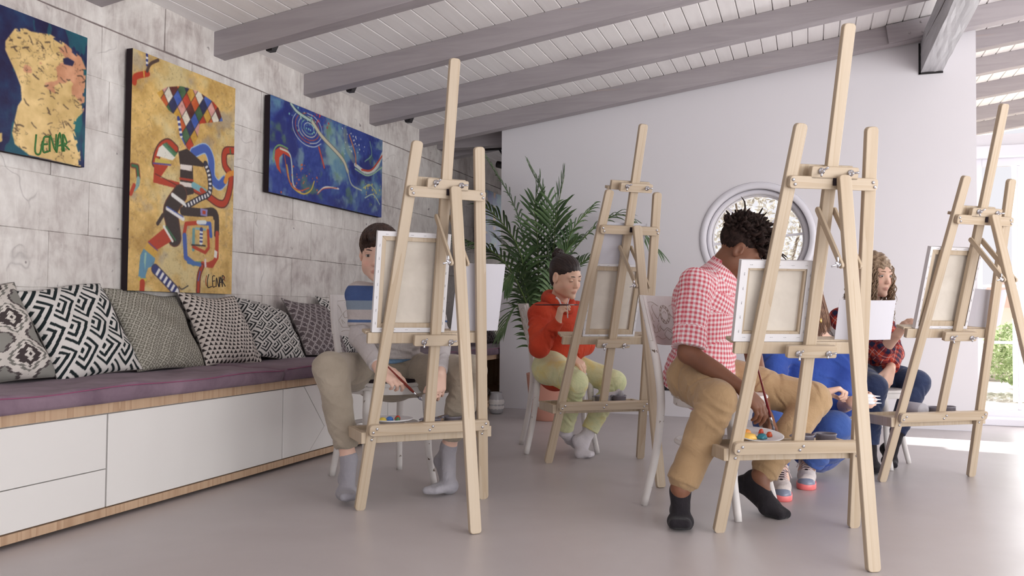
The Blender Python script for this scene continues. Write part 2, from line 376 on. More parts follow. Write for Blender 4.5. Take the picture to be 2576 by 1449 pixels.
# passage behind the white wall on the left
o=add('lintel_beam',boxme('lintel_beam',(-3.1,6.68,2.215),(-2.2,6.78,2.345),.004),BEAM); tag(o,'dark grey crossbeam in the gap between stone wall and white wall','beam')
o=add('tie_beam',boxme('tie_beam',(-3.1,8.3,2.06),(-2.2,8.4,2.2),.004),BEAM); tag(o,'lower grey beam deep in the passage behind the white wall','beam')
struct(add('wall_passage',boxme('wall_passage',(-2.25,6.63,0),(-2.15,10.6,2.5)),WHITEWALL)); struct(add('wall_passage_end',boxme('wall_passage_end',(-3.3,10.5,0),(-2.15,10.6,2.5)),WHITEWALL))
struct(add('floor_passage',boxme('floor_passage',(-3.3,7.05,-.1),(-2.15,10.6,0)),FLOOR))
# door wall right: header, glass doors
dw=struct(add('wall_doorway',boxme('wall_doorway',(1.04,6.98,2.02),(4.6,7.16,2.13)),WHITEWALL)); add('reveal',boxme('reveal',(1.04,6.63,0),(1.09,7.16,2.13)),WHITEWALL,dw)
add('head_board',boxme('head_board',(1.09,6.93,1.955),(4.3,6.99,2.04),.004),TRIMW,dw)
def door(n,x0,x1):
    d=struct(empty('door_%d'%n,(x0,7.02,0))); W=x1-x0; fw=.075
    for nm,lo,hi in (('door_stile',(0,0,.03),(fw,.045,1.96)),('door_stile',(W-fw,0,.03),(W,.045,1.96)),('door_rail',(fw,0,.03),(W-fw,.045,.10)),('door_rail',(fw,0,1.90),(W-fw,.045,1.96)),
        ('glazing_bar',(W/2-.011,.008,.10),(W/2+.011,.036,1.90)),('glazing_bar',(fw,.009,1.46),(W-fw,.035,1.482)),('glazing_bar',(fw,.009,1.0),(W-fw,.035,1.022)),('glazing_bar',(fw,.009,.582),(W-fw,.035,.604))):
        add(nm,boxme(nm,lo,hi,.003),TRIMW,d)
    add('pane',boxme('pane',(fw,.02,.10),(W-fw,.024,1.90)),GLASS,d)
    if n>1: add('door_handle',tubes('door_handle',[([(.037,0,1.0),(.037,-.045,1.0),(.14,-.045,1.0)],.009)],n=8),MATS['trim_steel'],d)
    return d
newmat('trim_steel',lin(190,190,196),.3,.5,1.0)
for i in range(4): door(i+1,1.135+.637*i,1.765+.637*i)
add('wall_panel',boxme('wall_panel',(3.69,6.98,0),(4.6,7.16,2.13)),WHITEWALL,dw)
struct(add('trim_1',boxme('trim_1',(1.09,6.84,0),(4.3,7.1,.05),.006),TRIMW)); 
# side wall and rear wall with glazed openings (behind and beside the camera)
def holed(name,fixed,axis,a0,a1,z1,openings,th=.15,rs=None):
    """wall with rectangular openings made of piers"""
    root=struct(empty(name)); 
    def piece(u0,u1,z0,zz):
        if axis=='x': lo,hi=(fixed,u0,z0),(fixed+th,u1,zz)
        else: lo,hi=(u0,fixed,z0),(u1,fixed+th,zz)
        add('wall_panel',boxme('wall_panel',lo,hi),WHITEWALL,root)
    cur=a0
    for (u0,u1,zz0,zz1) in openings:
        piece(cur,u0,0,z1); piece(u0,u1,zz1,z1)
        if zz0>0: piece(u0,u1,0,zz0)
        cur=u1
    piece(cur,a1,0,z1); return root
holed('wall_right',4.4,'x',-2.7,7.1,3.36,[(-1.8,-.1,.3,2.6),(.3,2.0,.3,2.6),(2.4,4.1,.3,2.6),(4.5,6.2,.3,2.6)])
holed('wall_front',-2.7,'y',-3.3,4.5,3.36,[(-2.2,-.4,.3,2.2),(.2,2.0,.3,2.2),(2.4,4.0,.3,2.2)])
bt=struct(add('baseboard_back',boxme('baseboard_back',(-2.405,Y1-.002,0),(1.08,Y1+.001,.004)),TRIMW))
# small wall socket
o=empty('wall_socket',(-0.959,6.112,0.229)); 
o.location=(-1.045,Y1,.235); add('cover_plate',boxme('cover_plate',(-.04,-.012,-.04),(.04,0,.04),.004),BLK,o); add('socket_face',lathe('socket_face',[(.022,0),(.022,.003),(.018,.003)],20),BLK,o,Matrix.Translation((0,-.012,0))@rx)
tag(o,'small black wall socket on the white wall behind the carved white chair','socket')
# ceiling spotlights on the rafters
def spot(x,y,z,lab,kind=0):
    e=empty('spotlight',(x,y,z)); bm=bmesh.new(); bmesh.ops.create_cone(bm,cap_ends=True,segments=4,radius1=.026,radius2=.055,depth=.07); bmesh.ops.rotate(bm,verts=bm.verts[:],cent=(0,0,0),matrix=Matrix.Rotation(math.radians(45),3,'Z'))
    add('lamp_housing',bm2me(bm,'lamp_housing'),BLK,e,Matrix.Translation((0,0,0)))
    add('stem',tubes('stem',[([(0,0,.03),(0,0,.09)],.008)],n=8),BLK,e); add('mount_plate',lathe('mount_plate',[(.03,.085),(.03,.1)],16),BLK,e)
    add('lens',lathe('lens',[(.014,-.031),(.014,-.029)],14),TRIMW,e)
    tag(e,lab,'ceiling light','black ceiling spotlights'); return e
spot(-2.836,3.90,2.26,'black spotlight under the ceiling above the gold harlequin painting, nearest of the row')
spot(-2.831,4.75,2.246,'black spotlight under the ceiling above the blue swirl painting')
spot(-2.836,5.60,2.232,'black spotlight under the ceiling, the one nearest the white wall')
e=empty('track_spotlight',(-2.545,6.85,2.085)); V=tubes('lamp_head',[([(-.05,0,0),(.06,-.01,-.03)],[.03,.034])],n=12); add('lamp_head',V,BLK,e); add('bracket',tubes('bracket',[([(0,0,0),(0,.0,.08),(-.03,0,.13)],.009)],n=6),BLK,e); add('track',boxme('track',(-.16,-.015,.125),(.22,.015,.15)),BLK,e); add('hanger',tubes('hanger',[([(-.1,0,.14),(-.1,0,.31)],.006),([(.1,0,.14),(.1,0,.34)],.006)],n=6),BLK,e)
tag(e,'black track spotlight hanging in the gap behind the white wall','ceiling light')

# ---------------------------------------------------------------- outdoors seen through the glass
PAVE=newmat('pale_paving',lin(214,208,202),.8,.2); q=N(PAVE); t_=q.n('ShaderNodeNewGeometry'); q.col(q.ramp(q.noise(t_.outputs['Position'],3,5,.6),[(.3,lin(196,188,180)),(.7,lin(226,221,216))]))
add('terrace',boxme('terrace',(-8,7.16,-.2),(14,26,-.06)),PAVE)['kind']='structure'
def leafcloud(name,c,rad,n,size,mat,seed,flat=1.0):
    rg=np.random.default_rng(seed); d=rg.normal(size=(n,3)); d/=np.linalg.norm(d,axis=1)[:,None]; r=rg.uniform(.35,1,n)**.5
    P=np.array(c)+d*r[:,None]*np.array(rad); a=rg.normal(size=(n,3)); a/=np.linalg.norm(a,axis=1)[:,None]; b=np.cross(a,rg.normal(size=(n,3))); b/=np.linalg.norm(b,axis=1)[:,None]
    s=rg.uniform(.6,1.3,n)[:,None]*size; V=np.stack([P-a*s,P+b*s*.42,P+a*s,P-b*s*.42],1).reshape(-1,3); F=np.arange(4*n).reshape(n,4)
    me=fastmesh(name,V,F,False); me.materials.append(mat); return me
def m_leaf(name,c1,c2,c3,rough=.6):
    m=newmat(name,c1,rough,.3); q=N(m); t=q.n('ShaderNodeNewGeometry'); n=q.noise(t.outputs['Position'],7,3,.6); q.col(q.ramp(n,[(.32,c3),(.5,c1),(.68,c2)]))
    tr=q.n('ShaderNodeBsdfTranslucent'); mx=q.n('ShaderNodeMixShader'); mx.inputs[0].default_value=.5; rp=q.ramp(n,[(.32,c3),(.5,c1),(.68,c2)]); q.l(rp,tr.inputs[0]); q.l(q.b.outputs[0],mx.inputs[1]); q.l(tr.outputs[0],mx.inputs[2]); q.l(mx.outputs[0],q.t.nodes['Material Output'].inputs[0]); return m
L_GLARE=m_leaf('glare_white_leaves',lin(232,230,222),lin(248,247,244),lin(186,178,162)); L_GRN=m_leaf('shrub_leaves',lin(176,194,146),lin(214,224,186),lin(120,134,98))  # tree leaf colours whitened to imitate overexposed sunlight
BARK=newmat('pale_bark',lin(150,136,122),.9,.1)
def shrub(name,loc,rad,n,size,mat,seed,label,cat,h0=0):
    e=empty(name,(loc[0],loc[1],-.06)); add('foliage',leafcloud('foliage',(0,0,loc[2]),rad,n,size,mat,seed),None,e)
    rg=random.Random(seed); L=[]
    for k in range(7):
        a=rg.uniform(0,6.28); L.append((cat_([(0.03*math.cos(a),.03*math.sin(a),0),(rad[0]*.2*math.cos(a),rad[1]*.2*math.sin(a),loc[2]*.5),(rad[0]*.6*math.cos(a+.3),rad[1]*.6*math.sin(a+.3),loc[2]+rad[2]*.5)]),[.03]*6+[.018]*6+[.008]))
    add('branches',tubes('branches',[(p,np.linspace(.03,.006,len(p)).tolist()) for p,_ in L],n=6),BARK,e); tag(e,label,cat); return e
cat_=lambda P:cat(P,6)
shrub('garden_tree',(-.5,10.4,1.75),(2.0,1.2,1.4),42000,.024,L_GLARE,1,'tree with leaves coloured white like sun glare, seen through the round window','tree')
shrub('garden_shrub',(2.55,10.2,.45),(.9,.7,.42),9000,.028,L_GRN,2,'bright green leafy shrub low behind the glass door','shrub')
shrub('garden_shrub',(3.9,11.6,.9),(1.0,.7,.8),9000,.03,L_GRN,3,'taller pale green shrub beyond the glass doors at the right edge','shrub')
RED=newmat('terracotta_roof_tiles',lin(222,186,172),.8,.2); CREAM=newmat('cream_render',lin(232,222,212),.9,.1)
h=empty('garden_shed',(3.0,16,-.06)); add('walls',boxme('walls',(0,0,0),(2.6,2,1.0)),CREAM,h); add('roof',prism('roof',[(-.15,1.0),(2.75,1.0),(2.3,1.5),(.3,1.5)],2.4),RED,h,Matrix.Translation((0,1,0))); add('door',boxme('door',(1.5,-.03,0),(2.0,0,.85),.005),BEAM,h)
tag(h,'pale outbuilding with red tiled roof beyond the glass doors','building')
o=add('garden_wall',boxme('garden_wall',(.4,12.6,-.06),(9,12.8,.62),.01),CREAM); tag(o,'low cream garden wall behind the green shrubs','wall')
h=empty('garden_stone',(2.35,9.3,-.06)); bm=bmesh.new(); bmesh.ops.create_icosphere(bm,subdivisions=3,radius=.16)
for v in bm.verts: v.co=Vector((v.co.x*1.5,v.co.y,v.co.z*.7+.09))*(1+.06*math.sin(v.co.x*30)+.05*math.sin(v.co.y*27+1))
add('boulder',bm2me(bm,'boulder',True),BARK,h); tag(h,'brown boulder lying among the shrubs outside the glass door','stone')
# ================================================================ storage bench along the stone wall
FRONT=newmat('white_lacquer_front',lin(224,221,218),.28,.5)
XB=-2.445
def cabinet(y0,y1,label,doors):
    c=empty('cabinet',((XW+XB)/2,(y0+y1)/2,0)); cx,cy=(XW+XB)/2,(y0+y1)/2
    add('cabinet_body',boxme('cabinet_body',(XW+.006-cx,y0-cy+.001,.047),(XB-.019-cx,y1-cy-.001,.394)),FRONT,c)
    for nm,outl in doors:
        P=[(y-cy,z) for y,z in outl]
        me=prism(nm,P,.017,.0012); o=add(nm,me,FRONT,c,Matrix.Translation((XB-.009-cx,0,0))@frm((0,1,0),(-1,0,0),(0,0,1),(0,0,0)))
    tag(c,label,'cabinet','white cabinets under the bench'); return c
def rc(a,b,c,d): return [(a,c),(b,c),(b,d),(a,d)]
cabinet(.9,2.4175,'white cabinet unit with two stacked drawer fronts at the left edge',[('drawer',rc(.903,2.415,.050,.1885)),('drawer',rc(.903,2.415,.1915,.391))])
cabinet(2.4195,3.5095,'white cabinet unit with one wide plain door under the pillows',[('door',rc(2.4225,3.508,.050,.391))])
cabinet(3.5115,4.6,'white cabinet unit with diagonally cut doors, behind the seated boy in striped shirt',[('door',[(3.5145,.050),(3.745,.050),(3.885,.165),(3.688,.391),(3.5145,.391)]),('door',[(3.750,.050),(4.597,.050),(4.597,.391),(3.693,.391),(3.889,.165)])])
cabinet(4.602,5.65,'white cabinet unit of the bench farthest toward the white wall',[('door',rc(4.605,5.647,.050,.391))])
ni=empty('bench_niche',((XW+XB)/2,6.7,0)); cx=(XW+XB)/2
for nm,lo,hi in (('side_panel',(XW+.006,5.655,.047),(XB,5.675,.394)),('side_panel',(XW+.006,7.7,.047),(XB,7.72,.394)),('back_panel',(XW+.006,5.675,.047),(XW+.024,7.7,.394)),('shelf_floor',(XW+.02,5.675,.047),(XB,7.7,.067))):
    add(nm,boxme(nm,tuple(a-b for a,b in zip(lo,(cx,6.7,0))),tuple(a-b for a,b in zip(hi,(cx,6.7,0)))),PINE2,ni)
tag(ni,'open oak niche of the bench beside the white wall, pillows stuffed inside','shelf')
for i,(a,b) in enumerate(((.9,2.4175),(2.4185,7.72))):
    o=add('worktop',boxme('worktop',(-.34,a-4.3,-.0195),(.325,b-4.3,.0195),.0015),PINE2,None); o.location=((XW+XB)/2+.007,4.3,.415)
    o.rotation_euler=(0,0,0); tag(o,['oak bench top board at the left edge under the purple mat','long oak bench top board running toward the white wall'][i],'worktop')
    o=add('plinth',boxme('plinth',(-.3,a-4.3,-.0155),(.322,b-4.3,.0155),.0015),PINE2,None); o.location=((XW+XB)/2+.008,4.3,.030); PLO=o; tag(o,['oak plinth under the stacked drawer fronts','long oak plinth under the white cabinet doors'][i],'plinth')
b_=add('plinth_shadow_strip',boxme('plinth_shadow_strip',(XW+.01,2.5,0),(XB-.06,7.6,.016)),BLK,PLO); b_.matrix_parent_inverse=Matrix.Translation(-PLO.location)  # black strip standing in for the shadow line under the plinth
MAUVE=newmat('mauve_velvet',lin(124,103,118),.85,.2); q=N(MAUVE); t_=q.n('ShaderNodeNewGeometry'); n1=q.noise(t_.outputs['Position'],5,5,.6,.5); q.col(q.ramp(n1,[(.3,lin(102,83,96)),(.7,lin(135,114,127))])); q.b.inputs['Sheen Weight'].default_value=.08; q.bump(q.noise(t_.outputs['Position'],26,4,.6,1.2),.35,.004)
PIPE=newmat('pink_piping',lin(142,82,110),.7,.2)
def mat_(y0,y1,z0,th,label,seed):
    nx,ny=26,int((y1-y0)/.03); rg=np.random.default_rng(seed); x0,x1=XW+.01,XB+.028
    prof=[]; # around cross-section (x,z)
    r=.012
    sec=[(x0,0),(x1-.004,0),(x1,r),(x1+.003,th*.5),(x1,th-r),(x1-.006,th-.003)]+[(x1-.01-(x1-x0-.02)*k/14,th) for k in range(15)]+[(x0,th-r)]
    V=[];F=[];m=len(sec)
    for j in range(ny+1):
        y=y0+(y1-y0)*j/ny; e=min(j,ny-j); 
        for k,(x,z) in enumerate(sec):
            u=(x-x0)/(x1-x0); top=1 if z>th*.8 else 0
            dz=top*(.005*math.sin(y*9+x*6)+.004*math.sin(y*23+x*31)*u-.004*(e==0)-.008*(1-u)*0)
            dx=(.004*math.sin(y*14+z*60)+.002*math.sin(y*41))*(u>.95)
            sh=.02 if e==0 else 0
            V.append((x+dx-(.006 if e==0 else 0)*u,y,z+dz-(th*.12 if e==0 and top else 0)))
    for j in range(ny):
        for k in range(m): a=j*m+k;b=j*m+(k+1)%m; F.append((a,a+m,b+m,b))
    me=bpy.data.meshes.new('seat_mat'); me.from_pydata(V,[],F+[tuple(range(m)),tuple(range(ny*m,ny*m+m))[::-1]]); me.polygons.foreach_set('use_smooth',np.ones(len(me.polygons),bool))
    o=add('seat_mat',me,MAUVE); o.location=(0,0,z0); tag(o,label,'seat cushion','purple bench mats')
    pp=[(x1-.001+.004*math.sin(y*14+th*54)+.002*math.sin(y*41),y,th-.006+.004*math.sin(y*9+x1*6)) for y in np.linspace(y0+.01,y1-.01,int((y1-y0)/.04))]
    add('piping',tubes('piping',[(pp,.0022)],n=6),PIPE,o); return o
mat_(.9,3.483,.4352,.060,'long mauve velvet seat mat on the bench, nearer and left one',1); mat_(3.492,5.60,.4352,.066,'second mauve velvet seat mat on the bench, behind the seated boy',2); mat_(5.615,7.6,.4352,.058,'mauve seat mat on the bench beyond the white wall edge',3)

# ---------------------------------------------------------------- patterned pillows
FAB=newmat('printed_cotton',(.5,.5,.5,1),.9,.15); q=N(FAB); a_=q.n('ShaderNodeAttribute',attribute_name='Col'); q.col(a_.outputs['Color']); t_=q.n('ShaderNodeTexCoord'); q.bump(q.noise(t_.outputs['Object'],90,2,.5),.25,.001)
def C(*c): return np.array(c,float)
def pat1(u,v):
    # stepped aztec diamonds
    x=u*2.15; y=v*2.6; cx=np.floor(x*1)+.5; a=np.abs(x-cx)*2; b=np.abs((y%1)-.5)*2; d=a*.9+b
    d=np.floor(d*7+.35*np.sign(np.sin(b*18)))/7
    col=np.where((d<.2)[:,None],C(215,208,200),C(62,54,54)); col=np.where(((d>=.2)&(d<.5))[:,None],C(70,62,62),col)
    col=np.where(((d>=.5)&(d<.66))[:,None],C(212,205,198),col); col=np.where(((d>=.66)&(d<.82))[:,None],C(120,118,112),col)
    col=np.where(((d>=.82)&(d<1.02))[:,None],C(208,201,194),col); col=np.where(((d>=1.02)&(d<1.25))[:,None],C(84,76,76),col); col=np.where((d>=1.25)[:,None],C(140,138,132),col)
    col=np.where((d<.09)[:,None],C(60,52,52),col); return col
def pat2(u,v,n=5.0,dk=C(32,40,42),lt=C(214,210,206)):
    # diamonds filled with nested chevrons
    a=(u+v)*n*.8; b=(u-v)*n*.8+.0; fa=a%1; fb=b%1; m=np.maximum(fa,fb); s=np.floor(m*6.0); bar=(s%2==0)
    par=((np.floor(a)+np.floor(b))%2==0); m2=np.maximum(1-fa,fb); s2=np.floor(m2*6.0)%2==0
    w=np.where(par,bar,s2); return np.where(w[:,None],dk,lt)
def pat3(u,v):
    x=(u+v*.35)*11; y=(v-u*.12)*13; a=np.abs((x%1)-.5); b=np.abs((y%1)-.5); d=a+b; x2=(x+.5)%1-.5; y2=(y+.5)%1-.5
    col=np.where((np.abs(d-.5)<.085)[:,None],C(182,178,166),C(114,110,100)); e=np.maximum(a,b); 
    col=np.where((e<.13)[:,None],C(186,181,170),col); col=np.where((e<.05)[:,None],C(96,92,84),col)
    d3=np.abs(x2)+np.abs(y2); col=np.where(((d3<.2))[:,None],C(172,168,156),col); return col
def pat4(u,v):
    y=v*19; r=np.floor(y); x=u*15+.5*(r%2); fx=np.abs((x%1)-.5)*2; fy=y%1; t=(fy>.12)&(fy<.86)&(fx<(.90-fy)*1.02); return np.where(t[:,None],C(48,42,42),C(206,197,190))
def pat5(u,v): return pat2(u*.92+.03,v,7.5,C(44,44,46),C(206,202,198))
def pat6(u,v):
    x=u*7+v*1.6; y=v*7.5-u*1.0; a=np.abs((x%1)-.5); b=np.abs((y%1)-.5); d=np.abs(a+b-.5); x2=np.abs(((x+.5)%1)-.5);y2=np.abs(((y+.5)%1)-.5)
    e=np.abs(np.maximum(a,b)-.27); col=np.where((d<.055)[:,None],C(176,168,168),C(104,94,96)); col=np.where((e<.035)[:,None],C(168,160,160),col); col=np.where((np.maximum(a,b)<.2)[:,None],C(92,83,86),col); return col
def pillow(y,zb,W,H,lean,roll,fn,label,seed,xb=-2.80,T=.075,n=170,group='patterned pillows on the bench'):
    rg=random.Random(seed); V=[];
    uu,vv=np.meshgrid(np.linspace(0,1,n),np.linspace(0,1,n),indexing='ij'); u=uu.ravel(); v=vv.ravel()
    ph=[rg.uniform(0,6) for _ in range(8)]
    puff=(np.clip(1-np.abs(2*u-1)**2.6,0,1)**.55)*(np.clip(1-np.abs(2*v-1)**2.6,0,1)**.55)
    wr=.006*np.sin(7*u+9*v+ph[0]+2*np.sin(4*v+ph[1]))+.004*np.sin(17*u-13*v+ph[2]+2*np.sin(7*u+ph[3]))+.006*np.exp(-v*5)*np.sin(26*u+ph[4])
    pin=.035*np.sin(np.pi*v)*(2*u-1)**3; pin2=.03*np.sin(np.pi*u)*(2*v-1)**3
    X=(u-.5)*W-pin*W*1.4; Z=v*H-pin2*H*1.2+ .012*np.sin(5*u+ph[5])*v
    slump=np.exp(-v*4)*.03
    def P(sgn): return np.stack([X,sgn*(T*(puff*(1+slump*4))+(wr if sgn>0 else 0)*puff),Z],1)
    A=P(1)
    idx=np.arange(n*n).reshape(n,n); F=np.stack([idx[:-1,:-1],idx[1:,:-1],idx[1:,1:],idx[:-1,1:]],-1).reshape(-1,4)
    colr=srgb(fn(u+.012*np.sin(6*v+ph[6])+.008*np.sin(19*v+ph[0])*(v<.25),v+.012*np.sin(7*u+ph[7])))
    # coarse back
    k=24; bi=np.unique(np.linspace(0,n-1,k).astype(int)); B=P(-1).reshape(n,n,3)[np.ix_(bi,bi)].reshape(-1,3); bidx=np.arange(len(bi)**2).reshape(len(bi),-1)+n*n
    Fb=np.stack([bidx[:-1,:-1],bidx[:-1,1:],bidx[1:,1:],bidx[1:,:-1]],-1).reshape(-1,4)
    cb=colr.reshape(n,n,3)[np.ix_(bi,bi)].reshape(-1,3)
    me=fastmesh('pillow',np.concatenate([A,B]),np.concatenate([F,Fb])); vattr(me,'Col',np.concatenate([colr,cb]),'FLOAT_COLOR'); 
    o=add('pillow',me,FAB); 
    # local: X along +y world, local y -> toward the room (+x), z up, leaning back toward the wall
    ln=math.radians(lean); R=frm((0,1,0),(math.cos(ln),0,math.sin(ln)),(-math.sin(ln),0,math.cos(ln)),(0,0,0))
    o.matrix_world=Matrix.Translation((xb,y,zb))@R@Matrix.Rotation(math.radians(roll),4,'Y'); tag(o,label,'pillow',group)
    # seam welt around the edge
    ed=[(u_,0) for u_ in np.linspace(0,1,30)]+[(1,v_) for v_ in np.linspace(0,1,30)[1:]]+[(u_,1) for u_ in np.linspace(1,0,30)[1:]]+[(0,v_) for v_ in np.linspace(1,0,30)[1:-1]]
    pts=[]
    for a,b in ed:
        i=int(round(a*(n-1)))*n+int(round(b*(n-1))); pts.append(tuple(A[i]))
    wv=tubes('welt',[(pts,.0022)],n=5,closed=True); vattr(wv,'Col',np.tile(srgb(np.array([[110,105,102]])),(len(wv.vertices),1)),'FLOAT_COLOR'); add('welt',wv,FAB,o)
    return o
pillow(2.33,.488,.50,.43,30,-4,pat1,'pillow with large black, grey and white stepped diamonds at the left edge',1,xb=-2.86)
pillow(2.79,.488,.47,.45,30,-5,pat2,'dark green pillow with bold white nested chevrons, second from left',2,xb=-2.85)
pillow(3.235,.488,.46,.44,31,2,pat3,'grey olive pillow with small pale diamond lattice, third from left',3,xb=-2.87,T=.06)
pillow(3.655,.488,.45,.43,30,3,pat4,'cream pillow with rows of small black triangles',4,xb=-2.84,T=.065)
pillow(4.06,.488,.44,.42,36,14,pat5,'black and white pillow with fine nested chevrons, tilted between triangles and grey lattice pillows',5,xb=-2.83,T=.06)
pillow(4.50,.488,.46,.42,34,9,pat6,'warm grey pillow with interlocking pale lattice near the seated boy',6,xb=-2.80,T=.06)
pillow(4.92,.488,.44,.41,28,6,pat5,'black and white pillow peeking out behind the grey lattice pillow',7,xb=-2.86,T=.055,n=120)
pillow(7.05,.488,.44,.40,28,0,pat6,'dotted grey pillow on the bench in the gap behind the white wall',8,xb=-2.72,T=.06,n=70)
# niche contents
for i,(yy,zz,xx,ro) in enumerate(((6.25,.068,-2.62,60),(6.62,.068,-2.60,66))):
    o=pillow(yy,zz,.42,.34,ro,0,[pat6,pat1][i],['grey white pillow stuffed in the bench niche beside the white wall','second grey pillow deeper in the bench niche'][i],20+i,xb=xx,T=.075,n=60,group='pillows in the niche')
GL2=newmat('frosted_glass',lin(225,224,228),.25,.5); N(GL2).b.inputs['Transmission Weight'].default_value=.5
o=empty('glass_jar',(-2.28,6.05,0)); add('jar_body',lathe('jar_body',[(.03,.0),(.05,.01),(.058,.05),(.055,.12),(.045,.15),(.046,.165),(.042,.165),(.04,.15),(.05,.12),(.052,.05),(.045,.015)],20),GL2,o); add('fabric_wrap',lathe('fabric_wrap',[(.052,.03),(.063,.05),(.056,.07),(.064,.09),(.056,.112)],12,False),FRONT,o); tag(o,'small whitish glass jar on the floor beside the white wall edge','jar')

# ---------------------------------------------------------------- paintings on the stone wall
PAINT=newmat('oil_paint',(.5,.5,.5,1),.42,.4); q=N(PAINT); a_=q.n('ShaderNodeAttribute',attribute_name='Col'); q.col(a_.outputs['Color']); t_=q.n('ShaderNodeTexCoord'); q.bump(q.noise(t_.outputs['Object'],55,5,.65,.6),.5,.002)
DKEDGE=newmat('dark_canvas_edge',lin(48,40,44),.8,.1)
def vnoise(y,z,s,seed,oct=4):
    rg=np.random.default_rng(seed); out=0;amp=1;tot=0
    for o_ in range(oct):
        g=rg.uniform(0,1,(64,64)); a=(y*s)%64;b=(z*s)%64; i=np.floor(a).astype(int)%64;j=np.floor(b).astype(int)%64; fa=a-np.floor(a);fb=b-np.floor(b); fa=fa*fa*(3-2*fa);fb=fb*fb*(3-2*fb)
        i2=(i+1)%64;j2=(j+1)%64; out=out+amp*((g[i,j]*(1-fa)+g[i2,j]*fa)*(1-fb)+(g[i,j2]*(1-fa)+g[i2,j2]*fa)*fb); tot+=amp; amp*=.55; s*=2.1
    return out/tot
class Pic:
    def __init__(s,y0,y1,z0,z1,nu,nv):
        s.NU,s.NV=int(nu*1.35),int(nv*1.35); nu,nv=2*s.NU,2*s.NV
        s.b=(y0,y1,z0,z1); s.nu,s.nv=nu,nv; a,b=np.meshgrid(np.linspace(y0,y1,nu),np.linspace(z0,z1,nv),indexing='ij'); s.y=a.ravel(); s.z=b.ravel(); s.c=np.zeros((nu*nv,3))
    def fill(s,m,col,alpha=1.0):
        m=np.asarray(m,float)*alpha; s.c=s.c*(1-m[:,None])+np.asarray(col,float)*m[:,None]
    def poly(s,P):
        ins=np.zeros(len(s.y),bool); n=len(P)
        for i in range(n):
            (x1,y1),(x2,y2)=P[i],P[(i+1)%n]
            if y1==y2: continue
            cnd=((y1>s.z)!=(y2>s.z))&(s.y<(x2-x1)*(s.z-y1)/(y2-y1)+x1); ins^=cnd
        return ins
    def dist(s,P,smooth=True):
        if smooth and len(P)>2: P=[p[:2] for p in cat([(a,b,0) for a,b in P],5)]
        d=np.full(len(s.y),9.); t=np.zeros(len(s.y)); L=0
        for (x1,y1),(x2,y2) in zip(P[:-1],P[1:]):
            l=math.hypot(x2-x1,y2-y1)+1e-9; k=np.clip(((s.y-x1)*(x2-x1)+(s.z-y1)*(y2-y1))/l/l,0,1); dd=np.hypot(s.y-x1-k*(x2-x1),s.z-y1-k*(y2-y1)); m=dd<d; d=np.where(m,dd,d); t=np.where(m,L+k*l,t); L+=l
        return d,t,L
    def stroke(s,P,w,col,edge=None,alpha=1,smooth=True,stripes=None,bands=None):
        d,t,L=s.dist(P,smooth); m=d<w/2
        if edge is not None: s.fill((d<w/2+.006),edge)
        if stripes: 
            k=np.floor(t/stripes[0]).astype(int)%len(stripes[1]); s.c=np.where(m[:,None],np.array(stripes[1],float)[k],s.c)
        elif bands:
            for (a,b,cc) in bands: s.fill(m&(t>=a*L)&(t<b*L),cc)
        else: s.fill(m,col,alpha)
    def build(s,label,th=.035,side=None):
        y0,y1,z0,z1=s.b; e=empty('painting',(XW+.012,(y0+y1)/2,(z0+z1)/2)); yc,zc=(y0+y1)/2,(z0+z1)/2
        s.c=s.c.reshape(s.NU,2,s.NV,2,3).mean((1,3)); k_=np.array([.25,.5,.25]); p_=np.pad(s.c,((1,1),(1,1),(0,0)),'edge'); p_=p_[:-2]*.18+p_[1:-1]*.64+p_[2:]*.18; s.c=(p_[:,:-2]*.18+p_[:,1:-1]*.64+p_[:,2:]*.18).reshape(-1,3)
        a_,b_=np.meshgrid(np.linspace(y0,y1,s.NU),np.linspace(z0,z1,s.NV),indexing='ij'); s.y=a_.ravel(); s.z=b_.ravel(); s.nu,s.nv=s.NU,s.NV
        V=np.stack([np.full(len(s.y),th+.0006),s.y-yc,s.z-zc],1); idx=np.arange(s.nu*s.nv).reshape(s.nu,s.nv); F=np.stack([idx[:-1,:-1],idx[1:,:-1],idx[1:,1:],idx[:-1,1:]],-1).reshape(-1,4)
        me=fastmesh('painted_face',V,F,False); vattr(me,'Col',srgb(np.clip(s.c,1.5,255)),'FLOAT_COLOR'); add('painted_face',me,PAINT,e)
        add('canvas_edge',boxme('canvas_edge',(0,y0-yc,z0-zc),(th,y1-yc,z1-zc),.001),side or DKEDGE,e); tag(e,label,'painting'); return e
def sign(root,letters,col,w,th=.0365):
    m=newmat('signature_paint',col,.5,.3)
    add('signature',tubes('signature',[(cat([(th,a,b) for a,b in P],4) if len(P)>2 else [(th,a,b) for a,b in P],w) for P in letters],n=5),m,root)
CR=(222,200,150)
